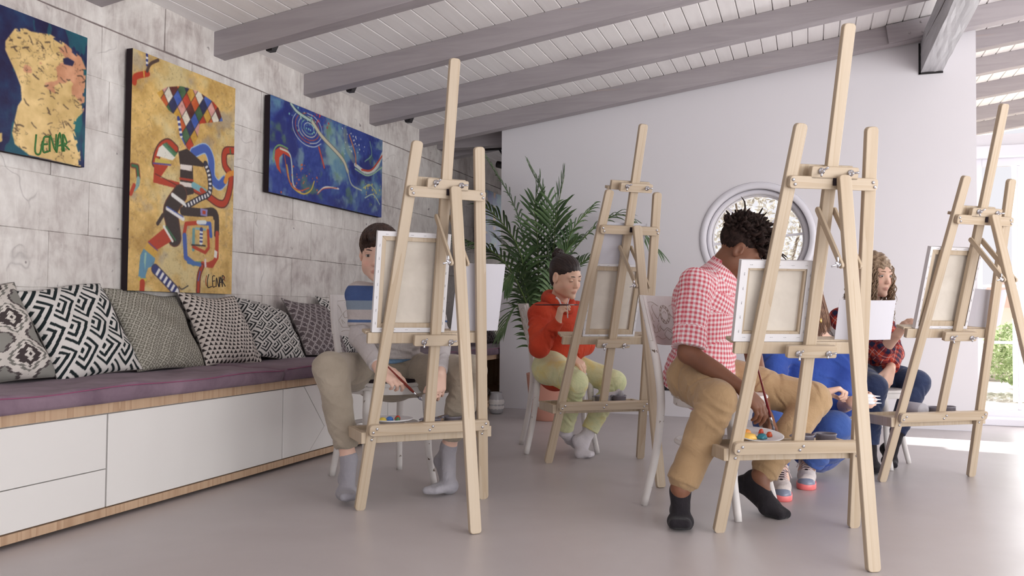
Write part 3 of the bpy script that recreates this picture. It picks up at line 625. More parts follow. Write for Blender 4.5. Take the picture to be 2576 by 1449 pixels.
# --- the ochre harlequin
p=Pic(3.115,3.872,.868,2.028,200,306); Y,Z=p.y,p.z
n1=vnoise(Y,Z,7,1); n2=vnoise(Y,Z,30,2); n3=vnoise(Y,Z,90,3)
p.c=C(205,168,98)+(n1[:,None]-.5)*C(70,70,60)+(n2[:,None]-.5)*C(50,48,45)+(n3[:,None]-.5)*30
p.fill(np.clip((vnoise(Y,Z,5,5)-.52)*6,0,1),(214,200,152),.75); p.fill(np.clip((vnoise(Y,Z,6,9)-.62)*8,0,1),(150,140,134),.55)
p.fill(np.abs(vnoise(Y,Z,22,6)-.5)<.007,(110,84,56),.5)
RD,BL,DK,WH,YE,GR,TE=(176,58,30),(66,92,168),(54,40,36),(226,222,212),(206,168,72),(62,110,66),(104,148,150)
p.stroke([(3.129,1.866),(3.14,1.897),(3.213,1.931)],.030,RD); p.stroke([(3.206,2.024),(3.208,1.972)],.014,None,stripes=(.012,[(40,50,120),(225,225,225)])); p.stroke([(3.209,1.942),(3.23,1.983),(3.281,2.017)],.016,(78,58,50))
p.stroke([(3.188,1.936),(3.191,1.911)],.008,YE)
# harlequin hat
hat=p.poly([(3.276,1.852),(3.343,1.898),(3.444,1.929),(3.566,1.935),(3.687,1.908),(3.734,1.883),(3.771,1.82),(3.588,1.766),(3.573,1.686),(3.524,1.611),(3.489,1.619),(3.438,1.679),(3.422,1.765),(3.36,1.785)])
o0=[(3.453,1.862),(3.517,1.877),(3.456,1.772)]; du=(o0[1][0]-o0[0][0]); dv=(o0[0][1]-o0[2][1]); a=(Y-o0[0][0])/du+(Z-o0[0][1])/dv; b=(Y-o0[0][0])/du-(Z-o0[0][1])/dv
ci=(np.floor(a).astype(int)*3+np.floor(b).astype(int)*5)%9; pal=np.array([(178,60,34),(66,92,170),(222,214,196),(198,152,60),(70,100,66),(92,40,34),(206,150,140),(44,46,84),(196,92,44)],float)
p.c=np.where(hat[:,None],pal[ci]+(n2[:,None]-.5)*50,p.c); ln=(np.abs(a-np.round(a))<.04)|(np.abs(b-np.round(b))<.04); p.fill(hat&ln,(52,40,40),.7)
p.stroke([(3.429,1.761),(3.452,1.672)],.020,None,stripes=(.013,[(52,60,130),(224,222,220)]))
# face ring / fan
p.stroke([(3.413,1.6),(3.365,1.62),(3.319,1.597),(3.29,1.553),(3.276,1.502)],.034,RD,edge=(70,40,34)); p.fill(p.poly([(3.297,1.583),(3.338,1.615),(3.414,1.556),(3.394,1.536),(3.283,1.54)]),(225,222,210)); p.fill(p.poly([(3.319,1.604),(3.351,1.62),(3.427,1.578),(3.407,1.556)]),(50,110,74),.8); p.fill(p.poly([(3.276,1.529),(3.381,1.528),(3.379,1.512),(3.271,1.502)]),(196,176,80)); p.stroke([(3.264,1.5),(3.381,1.511)],.008,(90,70,140))
p.fill(p.poly([(3.27,1.496),(3.365,1.504),(3.312,1.436),(3.445,1.432),(3.446,1.398),(3.266,1.405)]),RD); p.stroke([(3.278,1.45),(3.453,1.409)],.004,(70,30,26))
p.stroke([(3.546,1.605),(3.634,1.642),(3.681,1.593),(3.691,1.501),(3.747,1.462),(3.794,1.495)],.046,BL,edge=(160,184,214)); 
p.stroke([(3.878,1.677),(3.797,1.656),(3.794,1.581),(3.85,1.52),(3.813,1.386),(3.75,1.362),(3.649,1.396),(3.566,1.415)],.034,RD,edge=(84,34,30)); p.stroke([(3.802,1.491),(3.825,1.532),(3.882,1.552)],.030,(216,140,52)); p.stroke([(3.837,1.677),(3.841,1.654)],.010,GR)
# body
p.fill(p.poly([(3.434,1.589),(3.496,1.616),(3.629,1.558),(3.622,1.541),(3.541,1.536),(3.553,1.388),(3.489,1.369),(3.45,1.398),(3.45,1.512)]),DK)
p.fill(p.poly([(3.449,1.527),(3.537,1.535),(3.535,1.504),(3.45,1.501)]),(224,214,206)); p.fill(p.poly([(3.449,1.438),(3.545,1.442),(3.543,1.419),(3.45,1.413)]),(222,212,204)); p.stroke([(3.451,1.453),(3.543,1.457)],.012,(176,60,34))
p.stroke([(3.551,1.433),(3.641,1.41)],.034,(120,170,178)); p.stroke([(3.611,1.416),(3.703,1.372)],.026,RD)
p.stroke([(3.639,1.56),(3.671,1.498),(3.674,1.41),(3.597,1.368),(3.491,1.311)],.022,None,edge=(40,34,40),stripes=(.0115,[(48,46,66),(228,226,222)]))
p.stroke([(3.454,1.374),(3.388,1.287),(3.403,1.22),(3.419,1.148)],.088,DK,edge=(96,52,40)); p.stroke([(3.399,1.362),(3.483,1.328)],.022,(228,226,222)); p.stroke([(3.364,1.289),(3.478,1.248)],.022,(228,226,226)); p.stroke([(3.361,1.298),(3.478,1.258)],.006,(60,80,160)); p.stroke([(3.336,1.252),(3.301,1.205)],.02,(60,44,38))
p.stroke([(3.477,1.288),(3.614,1.296),(3.72,1.304),(3.736,1.197)],.046,DK); p.fill(p.poly([(3.606,1.318),(3.662,1.318),(3.66,1.28),(3.607,1.28)]),(138,128,178)); p.fill(p.poly([(3.623,1.309),(3.647,1.309),(3.646,1.29),(3.623,1.29)]),RD)
# spiral
p.stroke([(3.601,1.241),(3.5,1.225),(3.488,1.169)],.022,RD,smooth=False); p.stroke([(3.491,1.164),(3.503,1.051),(3.563,1.022)],.028,BL,smooth=False); p.stroke([(3.563,1.022),(3.622,1.026)],.024,(110,150,90),smooth=False); p.stroke([(3.63,1.023),(3.705,1.02),(3.743,1.066),(3.742,1.198)],.028,RD,smooth=False)
p.stroke([(3.601,1.241),(3.683,1.244),(3.693,1.178)],.022,BL,smooth=False); p.stroke([(3.589,1.242),(3.645,1.248)],.022,(214,220,220),smooth=False)
p.stroke([(3.522,1.197),(3.526,1.062),(3.681,1.057),(3.711,1.106),(3.714,1.263)],.012,(206,172,112),smooth=False); p.stroke([(3.558,1.201),(3.558,1.095)],.020,TE,smooth=False); p.stroke([(3.558,1.11),(3.65,1.086),(3.677,1.114),(3.669,1.206)],.018,RD,smooth=False)
p.stroke([(3.575,1.208),(3.647,1.209)],.012,(130,170,180),smooth=False); p.stroke([(3.617,1.207),(3.616,1.135)],.024,None,smooth=False,stripes=(.010,[(50,56,120),(228,228,226)])); p.stroke([(3.546,1.119),(3.649,1.122)],.008,(50,44,44),smooth=False)
p.fill(p.poly([(3.723,1.107),(3.748,1.098),(3.743,1.061),(3.721,1.065)]),(228,222,214)); p.stroke([(3.651,1.045),(3.655,1.014)],.016,(222,206,206))
# legs
p.fill(p.poly([(3.237,1.109),(3.351,1.19),(3.413,1.133),(3.289,1.07)]),RD); p.stroke([(3.344,1.195),(3.406,1.127)],.014,(226,226,220)); p.stroke([(3.359,1.196),(3.426,1.134)],.010,(58,110,72)); p.fill(p.poly([(3.235,1.106),(3.216,1.071),(3.288,1.035),(3.305,1.068)]),(204,160,66)); p.stroke([(3.244,1.107),(3.305,1.071)],.005,(92,70,140))
p.fill(p.poly([(3.213,1.074),(3.29,1.032),(3.279,0.993),(3.244,0.982),(3.227,0.939),(3.183,0.937),(3.192,1.04)]),(96,142,168)); p.stroke([(3.226,1.051),(3.217,0.948)],.012,(150,186,170))
p.stroke([(3.204,0.994),(3.213,0.933)],.034,(96,142,168)); p.stroke([(3.189,0.923),(3.229,0.923)],.014,(204,180,70),smooth=False); p.stroke([(3.209,0.911),(3.208,0.866)],.032,RD)
p.stroke([(3.291,0.979),(3.352,0.936),(3.438,0.873)],.040,None,edge=(60,54,80),stripes=(.016,[(48,54,110),(228,226,224)]))
p.stroke([(3.629,1.012),(3.606,0.959),(3.601,0.877)],.020,RD,edge=(90,40,36)); p.stroke([(3.613,0.982),(3.601,0.935)],.010,(92,92,150)); p.stroke([(3.525,0.904),(3.48,0.885),(3.458,0.898)],.006,(50,44,48)); p.stroke([(3.524,1.029),(3.612,1.019)],.022,(70,110,170)); p.stroke([(3.672,1.023),(3.728,1.045)],.022,RD)
p.stroke([(3.129,1.466),(3.16,1.466),(3.169,1.414)],.014,(52,104,66),edge=(120,50,36),smooth=False); p.stroke([(3.169,1.409),(3.165,1.379),(3.144,1.355)],.022,(128,160,156)); p.stroke([(3.143,1.373),(3.123,1.329)],.020,RD)
p.fill(n3>.72,(92,74,60),.25)
o=p.build('tall ochre painting of a harlequin figure with striped limbs',.038)
yc,zc=(3.115+3.872)/2,(.868+2.028)/2
def loc(Q): return [(a-yc,b-zc) for a,b in Q]
sign(o,[loc([(3.682,0.971),(3.671,0.938),(3.676,0.9),(3.707,0.906)]),loc([(3.73,0.964),(3.712,0.959),(3.716,0.906),(3.735,0.907)]),loc([(3.715,0.935),(3.731,0.938)]),loc([(3.742,0.905),(3.744,0.955),(3.764,0.905),(3.766,0.961)]),loc([(3.769,0.906),(3.777,0.961),(3.793,0.909)]),loc([(3.772,0.93),(3.788,0.933)]),loc([(3.793,0.906),(3.791,0.967),(3.809,0.958),(3.795,0.938),(3.818,0.91)])],lin(52,44,48),.0026,.0395)
sign(o,[loc([(3.665,0.964),(3.658,0.933),(3.665,0.907)]),loc([(3.802,0.962),(3.814,0.939)])],lin(170,50,36),.002,.0392)
# --- dark blue and gold
p=Pic(2.10,2.857,1.411,1.996,210,164); Y,Z=p.y,p.z; n1=vnoise(Y,Z,6,11); n2=vnoise(Y,Z,28,12); n3=vnoise(Y,Z,80,13)
p.c=C(24,30,74)+(n1[:,None]-.5)*C(10,70,60)+(n2[:,None]-.5)*C(10,50,40); p.fill(np.clip((vnoise(Y,Z*.4,8,14)-.56)*7,0,1),(26,104,104),.8)
blob=p.poly([(2.495,1.92),(2.544,1.937),(2.571,1.932),(2.664,1.95),(2.743,1.933),(2.825,1.898),(2.853,1.854),(2.848,1.662),(2.808,1.618),(2.799,1.565),(2.833,1.477),(2.838,1.41),(2.67,1.414),(2.577,1.416),(2.509,1.449),(2.495,1.493),(2.506,1.551),(2.518,1.609),(2.535,1.637),(2.529,1.691),(2.501,1.747),(2.455,1.82),(2.454,1.855)])
jag=(n2-.5)*.035
d,_,_=p.dist([(2.495,1.92),(2.544,1.937),(2.664,1.95),(2.743,1.933),(2.825,1.898),(2.853,1.854),(2.848,1.662),(2.808,1.618),(2.799,1.565),(2.833,1.477),(2.838,1.411)],False)
gold=C(222,190,128)+(n1[:,None]-.5)*70+(n2[:,None]-.5)*44; gold=np.where((vnoise(Y,Z,5,15)>.58)[:,None],C(206,148,112)+(n2[:,None]-.5)*50,gold)
m=blob&~((d<.012)&(n2>.55)); p.c=np.where(m[:,None],gold,p.c)
ck=(np.abs(vnoise(Y,Z*1.4,26,16)-.5)<.012)&(vnoise(Y,Z,9,17)>.47); p.fill(m&ck,(70,52,36),.85); rgd=np.random.default_rng(12)
for k in range(95):
    yy,zz=rgd.uniform(2.42,2.85),rgd.uniform(1.43,1.96); an=rgd.uniform(-1.2,.6); ln=rgd.uniform(.006,.016); d_,_,_=p.dist([(yy-ln*math.cos(an),zz-ln*math.sin(an)),(yy,zz+rgd.uniform(-.004,.004)),(yy+ln*math.cos(an),zz+ln*math.sin(an))],False); p.fill(m&(d_<rgd.uniform(.0012,.003)),(62,46,38),.9)
p.fill(~m&(vnoise(Y*1.0,Z*.35,10,19)>.60),(22,116,112),.55)
p.fill(p.poly([(2.73,1.865),(2.754,1.877),(2.79,1.869),(2.78,1.846),(2.735,1.842)]),(34,32,70)); p.fill(p.poly([(2.395,1.465),(2.451,1.484),(2.453,1.45),(2.396,1.412)]),(206,176,110))
o=p.build('dark blue painting with a large flaking gold shape, cut by the left edge',.03); yc,zc=(2.10+2.857)/2,(1.411+1.996)/2
sign(o,[loc([(2.607,1.508),(2.604,1.435),(2.627,1.431),(2.638,1.486)]),loc([(2.667,1.511),(2.644,1.5),(2.643,1.442),(2.667,1.448)]),loc([(2.644,1.474),(2.663,1.479)]),loc([(2.674,1.448),(2.675,1.518),(2.703,1.458),(2.705,1.529)]),loc([(2.708,1.45),(2.723,1.539),(2.739,1.46)]),loc([(2.709,1.479),(2.736,1.489)]),loc([(2.747,1.462),(2.74,1.536),(2.76,1.502),(2.746,1.495),(2.774,1.475)])],lin(64,118,62),.0042,.0315)
# --- blue swirls
p=Pic(4.195,5.592,1.489,2.075,290,150); Y,Z=p.y,p.z; n1=vnoise(Y,Z,4,21); n2=vnoise(Y,Z,12,22); n3=vnoise(Y,Z,50,23)
p.c=C(44,64,140)+(n3[:,None]-.5)*40; p.fill(np.clip((vnoise(Y+.1*n2,Z,4,24)-.50)*7,0,1),(104,148,168),.85); p.fill(np.clip((vnoise(Y,Z+.1*n2,6,25)-.58)*8,0,1),(150,180,168),.6); p.fill(np.clip((vnoise(Y,Z,5,26)-.56)*8,0,1),(30,38,112),.9); p.fill(np.clip((vnoise(Y,Z,7,27)-.66)*9,0,1),(96,132,88),.6)
def st2(P,w,c,e=None,al=1): p.stroke(P,w,c,edge=e,alpha=al)
for k in range(9):
    r=.035+.02*(k%5); a0=.6*k
    cyx,czx=[(4.61,1.957)][0]; st2([(cyx+r*1.6*math.cos(a0+t),czx+r*math.sin(a0+t)) for t in np.linspace(0,3.2,7)],.006,[(196,206,206),(120,160,150),(206,200,176),(186,80,60)][k%4])
st2([(4.407,2.069),(4.479,2.034),(4.646,2.008)],.018,(176,196,186),(40,60,90)); st2([(4.646,2.008),(4.765,1.935),(5.016,1.836),(5.095,1.758)],.024,(198,190,164),(96,104,110)); st2([(5.095,1.758),(5.153,1.673),(5.291,1.652)],.012,(170,176,160))
p.fill(p.poly([(4.248,1.7),(4.254,1.751),(4.304,1.781),(4.381,1.775),(4.417,1.73),(4.338,1.746),(4.297,1.714),(4.295,1.668),(4.32,1.616),(4.274,1.644)]),(190,66,40)); st2([(4.24,1.678),(4.243,1.749),(4.295,1.789),(4.38,1.783)],.010,(120,160,96)); st2([(4.304,1.77),(4.398,1.757),(4.427,1.69),(4.448,1.569),(4.53,1.529)],.012,(196,204,190)); st2([(4.375,1.681),(4.422,1.565),(4.548,1.526),(4.64,1.56),(4.68,1.625)],.010,(206,174,70)); st2([(4.347,1.738),(4.404,1.583),(4.511,1.542),(4.621,1.573)],.008,(186,80,56)); st2([(4.728,1.856),(4.759,1.802),(4.795,1.736)],.018,(176,72,66)); st2([(4.727,1.556),(4.815,1.607),(4.979,1.619)],.012,(212,204,196)); st2([(4.717,1.544),(4.795,1.593),(4.958,1.622)],.005,(190,70,50))
st2([(5.194,1.821),(5.358,1.794),(5.504,1.855),(5.597,1.977)],.028,(196,202,196)); st2([(5.287,1.801),(5.43,1.824),(5.59,1.957)],.014,(188,66,48)); st2([(5.195,1.792),(5.383,1.774),(5.593,1.87)],.012,(150,180,150)); st2([(5.054,2.028),(5.079,1.929),(5.17,1.852)],.05,(150,160,130),None,.5); st2([(5.109,2.016),(5.191,1.903),(5.205,1.823)],.012,(200,120,70)); st2([(5.4,2.027),(5.427,1.934),(5.332,1.869)],.010,(110,150,140)); st2([(5.314,1.673),(5.409,1.711),(5.509,1.664)],.012,(160,176,130)); st2([(5.34,1.605),(5.46,1.645),(5.562,1.585)],.010,(170,190,176))
rg=np.random.default_rng(5)
for k in range(150):
    c0=[(4.545,1.626),(5.167,1.957),(5.484,1.661),(4.761,2.066),(4.571,1.991)][k%5]; yy=c0[0]+rg.normal(0,.09); zz=c0[1]+rg.normal(0,.045); p.fill(np.hypot(Y-yy,Z-zz)<rg.uniform(.003,.008),[(206,96,60),(220,220,214),(210,180,90),(190,60,70),(130,190,180)][k%5])
p.build('wide blue abstract painting with white and red swirls',.038)
# --- the one in the passage
p=Pic(7.55,8.45,1.39,2.01,80,60); Y,Z=p.y,p.z; p.c=C(36,60,140)+(vnoise(Y,Z,30,33)[:,None]-.5)*60; p.fill(np.clip((vnoise(Y,Z,6,31)-.47)*7,0,1),(84,140,156),.85); p.fill(np.clip((vnoise(Y,Z,9,32)-.62)*9,0,1),(206,140,76),.85); p.fill(np.clip((vnoise(Y,Z,5,34)-.6)*9,0,1),(40,60,150),.9)
p.build('blue and teal abstract painting half hidden in the passage behind the white wall',.03)

# ================================================================ easels
STEEL=newmat('zinc_steel',lin(205,205,210),.25,.5,1.0)
FABB=newmat('raw_canvas_back',lin(216,207,194),.9,.1); q=N(FABB); t_=q.n('ShaderNodeTexCoord'); nn=q.noise(t_.outputs['Object'],14,4,.6,.4); q.col(q.ramp(nn,[(.35,lin(206,198,187)),(.65,lin(214,206,195))])); q.bump(q.noise(t_.outputs['Object'],500,1,.5),.2,.0005)
PRIME=newmat('primed_white_canvas',lin(218,216,218),.8,.2)
PAPER=newmat('white_paper',lin(200,198,205),.75,.2)
BOLT=lathe('bolt',[(.0055,0),(.0055,.002),(.003,.0035),(.0005,.004)],10)
def wingme():
    b=lathe('b',[(.011,0),(.011,.003),(.006,.003),(.005,.012),(.003,.018)],12); w1=tubes('w',[([(0,0,.008),(.010,0,.014),(.018,0,.022)],[.003,.0035,.004]),([(0,0,.008),(-.010,0,.014),(-.018,0,.022)],[.003,.0035,.004])],n=6)
    return joinmesh('wing_nut',[(b,Matrix.Identity(4)),(w1,Matrix.Identity(4))])
WING=wingme(); WING.materials.append(STEEL); BOLT.materials.append(STEEL)
for me in (WING,): me.polygons.foreach_set('use_smooth',np.ones(len(me.polygons),bool))
TO_CAM=frm((1,0,0),(0,0,1),(0,-1,0),(0,0,0))  # local z -> -y
def easel(x,y,th,a,b,ledge,clamp_l,label,led=(-.268,.222)):
    E=empty('easel',(x,y,0),th); X=Vector((1,0,0)); T=Vector((0,-math.sin(a),math.cos(a))); n=Vector((0,math.cos(a),math.sin(a)))
    def at(lx,l,off=0): return X*lx+T*l+n*off
    def board(name,p0,p1,w,t,nrm=n,r0=.012,r1=.012,bev=.0018):
        z=(p1-p0); L=z.length; z.normalize(); xx=nrm.cross(z).normalized(); 
        if xx.dot(X)<0 and abs(z.dot(X))<.5: xx=-xx
        yy=z.cross(xx).normalized()
        return add(name,prism(name,rrect(w,L,r0,r1,3),t,bev),PINE,E,frm(xx,yy,z,p0))
    def bolt(lx,l,off): 
        M=frm(X,T,-n,at(lx,l,off)); add('bolt',BOLT,None,E,M)
    def wing(p,ang=.3,nrm=None):
        nrm=nrm or -n; xx=(X*math.cos(ang)+T*math.sin(ang)); yy=nrm.cross(xx); add('wing_nut',WING,None,E,frm(xx,yy,nrm,p))
    for s in (-1,1): board('side_leg',at(s*.263,.0,0),at(s*.125,1.446,0),.042,.021,r0=.014 ,r1=.014)
    mast=board('mast',at(0,.315,0),at(0,1.766,0),.041,.021,r1=.012)
    board('top_crossbar',at(-.157,1.257,-.0215),at(.157,1.257,-.0215),.041,.020)
    for s in (-1,1): bolt(s*.142-.004,1.265,-.0318); bolt(s*.142+.004,1.25,-.0318)
    # rear leg and braces
    h=at(.022,1.285,-.045); foot=Vector((.022,-b,0)); dl=(h-foot).normalized(); nb=X.cross(dl).normalized(); nb=nb if nb.y<0 else -nb
    board('rear_leg',foot,h,.043,.021,nrm=-nb)
    add('hinge',boxme('hinge',(-.005,-.004,-.012),(.005,.002,.012)),DKEDGE,E,Matrix.Translation(at(-.002,1.262,-.034)))
    q0=at(0,1.165,0); tpos=foot+dl*((h-foot).length-.30)
    for s in (-1,1):
        p0=Vector((s*.030,q0.y,q0.z)); p1=Vector((.022+s*.032,tpos.y,tpos.z)); z=(p1-p0).normalized(); yy=Vector((1,0,0)); xx=yy.cross(z).normalized(); yy=z.cross(xx)
        add('brace',prism('brace',rrect(.022,(p1-p0).length+.02,.010,.010,3),.009,.001),PINE,E,frm(xx,yy,z,p0-z*.01))
    wing(Vector((.022-.038,tpos.y,tpos.z)),.6,Vector((-1,0,0)))
    # upper clamp
    board('upper_clamp_block',at(-.085,clamp_l-.002,-.0215),at(.082,clamp_l-.002,-.0215),.042,.020,r0=.006,r1=.006)
    add('upper_clamp_ledge',boxme('upper_clamp_ledge',(-.115,-.010,-.022),(.085,.010,.022),.002),PINE,E,frm(X,n,T,at(0,clamp_l,.022))); add('upper_clamp_lip',boxme('upper_clamp_lip',(-.125,-.002,-.007),(.085,.034,.007),.002),PINE,E,frm(X,n,T,at(0,clamp_l-.018,.032)))
    wing(at(-.052,clamp_l+.004,-.033),.9); wing(at(.052,clamp_l+.001,-.033),.2)
    # canvas ledge
    add('canvas_ledge',boxme('canvas_ledge',(led[0],-.010,-.022),(led[1],.010,.021),.003),PINE,E,frm(X,n,T,at(0,ledge-.024,.022))); add('ledge_shelf',boxme('ledge_shelf',(led[0]-.006,-.006,-.006),(led[1]+.004,.045,.007),.003),PINE,E,frm(X,n,T,at(0,ledge-.007,.038)))
    board('ledge_clamp_block',at(-.094,ledge-.027,-.0215),at(.088,ledge-.027,-.0215),.043,.020,r0=.006,r1=.006)
    wing(at(-.056,ledge-.032,-.033),1.3); wing(at(.056,ledge-.032,-.033),.5)
    # tray
    board('tray_back_bar',at(-.250,.328,-.0215),at(.252,.328,-.0215),.044,.020,r0=.014,r1=.014)
    for s,dx in ((-1,.0),(1,0)): bolt(s*.228-.007,.322,-.0318); bolt(s*.228+.007,.336,-.0318); bolt(s*.232-.002,.287,-.0108); bolt(s*.232+.002,.302,-.0108)
    bolt(-.006,.322,-.0318); bolt(.006,.336,-.0318)
    oy=-math.sin(a)*.29
    for s in (-1,1): add('tray_side',boxme('tray_side',(-.010,.0,-.022),(.010,.215,.022),.002),PINE,E,Matrix.Translation((s*.264,oy-.005,.288)))
    add('tray_rail',boxme('tray_rail',(-.254,-.009,-.019),(.254,.009,.019),.002),PINE,E,Matrix.Translation((0,oy+.024,.282))); add('tray_rail',boxme('tray_rail',(-.254,-.009,-.022),(.254,.009,.022),.002),PINE,E,Matrix.Translation((0,oy+.20,.288)))
    add('tray_panel',boxme('tray_panel',(-.254,.02,-.003),(.254,.195,.003)),PINE,E,Matrix.Translation((0,oy,.292)))
    tag(E,label,'easel','pine studio easels'); 
    M=E.matrix_world if False else Matrix.Translation((x,y,0))@Matrix.Rotation(th,4,'Z')
    return dict(M=M,at=at,n=n,T=T,X=X,oy=oy,E=E)
EA=easel(-1.478,3.093,.776,.173,.501,.709,1.291,'pine easel in front of the boy in the striped shirt, by the pillows')
EB=easel(-1.075,4.340,.642,.324,.710,.697,1.468,'pine easel in front of the girl in the red hoodie',(-.262,.20))
EC=easel(-.080,3.220,.505,.235,.499,.706,1.292,'largest pine easel, in front of the boy in the red gingham shirt')
ED=easel(.528,4.473,.635,.259,.700,.747,1.292,'pine easel at the right edge before the curly haired girl',(-.268,.222))
def canvas(E,x0,x1,l0,l1,label,seed,fold=.017,th=.018,off=.0125):
    r=empty('stretched_canvas',(0,0,0)); W,H=x1-x0,l1-l0; M=E['M']@frm(E['X'],E['n'],E['T'],E['at'](x0,l0,off)); r.matrix_world=M
    bw=.034
    for nm,outl in (('s',[(0,0),(W,0),(W-bw,bw),(bw,bw)]),('s',[(W,H),(0,H),(bw,H-bw),(W-bw,H-bw)]),('s',[(0,H),(0,0),(bw,bw),(bw,H-bw)]),('s',[(W,0),(W,H),(W-bw,H-bw),(W-bw,bw)])):
        add('stretcher_bar',prism('stretcher_bar',outl,th-.003,.001),PINE,r,Matrix.Translation((0,th/2+.001,0)))
    add('canvas_back',boxme('canvas_back',(.004,th-.003,.004),(W-.004,th-.001,H-.004)),FABB,r)
    bm=bmesh.new(); e=.0012
    def quad(*P): bm.faces.new([bm.verts.new(p) for p in P])
    o=-e; quad((o,th+e,o),(W+e,th+e,o),(W+e,th+e,H+e),(o,th+e,H+e))
    for A,B in (((o,o),(W+e,o)),((W+e,o),(W+e,H+e)),((W+e,H+e),(o,H+e)),((o,H+e),(o,o))): quad((A[0],th+e,A[1]),(B[0],th+e,B[1]),(B[0],-e,B[1]),(A[0],-e,A[1]))
    f=fold; rg=random.Random(seed); pts=[]
    ring=[(o,o),(W+e,o),(W+e,H+e),(o,H+e)]; inn=[(f,f),(W-f,f),(W-f,H-f),(f,H-f)]
    for k in range(4):
        A,B=ring[k],ring[(k+1)%4]; a_,b_=inn[k],inn[(k+1)%4]; m=12
        for j in range(m):
            t0,t1=j/m,(j+1)/m; w0=0 if j==0 else rg.uniform(-.0012,.0012)
            lerp=lambda P,Q,t:(P[0]+(Q[0]-P[0])*t,P[1]+(Q[1]-P[1])*t)
            p,q_=lerp(A,B,t0),lerp(A,B,t1); u,v=lerp(a_,b_,t0),lerp(a_,b_,t1)
            quad((p[0],-e,p[1]),(q_[0],-e,q_[1]),(v[0],-e,v[1]),(u[0],-e,u[1]))
    bmesh.ops.remove_doubles(bm,verts=bm.verts[:],dist=1e-5); add('canvas_cloth',bm2me(bm,'canvas_cloth'),PRIME,r)
    st=[]
    for k in range(int(W/.05)):
        for z in (f*.55,H-f*.55): st.append(([(.03+k*.05,-.0022,z),(.04+k*.05,-.0022,z)],.0007))
    for k in range(int(H/.05)):
        for x in (f*.55,W-f*.55): st.append(([(x,-.0022,.03+k*.05),(x,-.0022,.04+k*.05)],.0007))
    s=add('staples',tubes('staples',st,n=4),STEEL,r); s['kind']='stuff'
    tag(r,label,'canvas','stretched canvases'); return r
canvas(EA,-.252,.040,.709,1.097,'stretched canvas seen from behind on the easel hiding half the boy\'s face',1)
canvas(EB,-.158,.124,.697,1.074,'stretched canvas seen from behind on the easel beside the red hoodie',2,fold=.010)
canvas(EC,-.275,-.009,.706,.987,'small square stretched canvas hiding the face of the gingham shirt boy',3,fold=.026)
canvas(ED,-.228,.062,.747,1.124,'stretched canvas seen from behind on the right edge easel',4,fold=.012)
def sheet(E,x0,x1,l0,l1,label,off=.034,curl=.02,bend='x',tilt=0):
    n_=14; V=[];F=[]
    for i in range(n_+1):
        for j in range(n_+1):
            u,v=i/n_,j/n_; y=curl*((2*u-1)**2 if bend=='x' else (v**2)); V.append((x0+(x1-x0)*u+tilt*v,y,(l1-l0)*v))
    for i in range(n_):
        for j in range(n_): a=i*(n_+1)+j; F.append((a,a+n_+1,a+n_+2,a+1))
    me=bpy.data.meshes.new('paper_sheet'); me.from_pydata(V,[],F)
    o=add('paper_sheet',me,PAPER); md=o.modifiers.new('t','SOLIDIFY'); md.thickness=.0012; md.offset=0
    o.matrix_world=E['M']@frm(E['X'],E['n'],E['T'],E['at'](0,l0,off)); tag(o,label,'paper','white paper sheets on the easels'); return o
sheet(EA,.079,.285,.709,.985,'white paper sheet standing on the easel ledge right of the boy\'s canvas',tilt=.012,curl=.006)
sheet(EB,-.160,.108,1.076,1.284,'white paper sheet above the canvas on the red hoodie girl\'s easel',tilt=0,curl=.004,off=.020)
sheet(EC,.116,.332,.706,.850,'white paper sheet standing on the gingham boy\'s easel beside his canvas',curl=.008)
sheet(ED,.083,.335,.747,.928,'curved white paper sheet on the right edge easel ledge',curl=.05)
COPPER=newmat('copper_red_sheet',lin(206,120,92),.6,.3)
o=sheet(ED,.062,.090,.747,.93,'narrow coral strip of card between canvas and paper on the right edge easel',curl=.01); o.data.materials.clear(); o.data.materials.append(COPPER); o['group']='coral card'; o.name='card_strip'; o['category']='card'

# tray items
CUPM=newmat('grey_plastic_cup',lin(118,114,124),.35,.5); WATER=newmat('murky_water',lin(70,62,72),.08,.5); WATER2=newmat('brown_water',lin(78,60,50),.08,.5)
def cup(E,lx,ly,label,w=WATER,z=.2955,rot=0):
    z-=.008
    c=empty('paint_cup',(0,0,0)); c.matrix_world=E['M']@Matrix.Translation((lx,E['oy']+ly,z))@Matrix.Rotation(rot,4,'Z')
    add('cup_body',lathe('cup_body',[(.026,0),(.034,.004),(.037,.048),(.040,.053),(.037,.055),(.034,.050),(.031,.008),(.0,.006)],28,False),CUPM,c)
    add('liquid',lathe('liquid',[(.0335,.045),(.0336,.0455)],24),w,c); add('spout_lug',tubes('spout_lug',[([(-.036,0,.051),(-.046,0,.052),(-.054,.002,.048)],[.008,.006,.003])],n=8,flat=.5),CUPM,c)
    tag(c,label,'cup','grey paint cups on the easel trays'); return c
cup(EA,.045,.085,'grey water cup on the striped shirt boy\'s easel tray, nearer the mast'); cup(EA,.150,.120,'grey water cup on the striped shirt boy\'s tray, partly behind the rear leg')
cup(EB,.040,.100,'grey water cup on the red hoodie girl\'s tray, nearer the mast'); cup(EB,.145,.105,'grey water cup on the red hoodie girl\'s tray, right one',WATER2)
cup(EC,.075,.085,'grey water cup on the gingham boy\'s tray, just right of the mast',WATER2); cup(EC,.175,.105,'grey water cup with brown water on the gingham boy\'s tray, beside the rear leg',WATER2)
cup(ED,.065,.090,'grey water cup on the right edge easel tray, nearer the mast',WATER2); cup(ED,.15,.10,'grey water cup on the right edge easel tray, farther right',WATER2)
PLATE=newmat('white_plastic',lin(228,227,230),.4,.4)
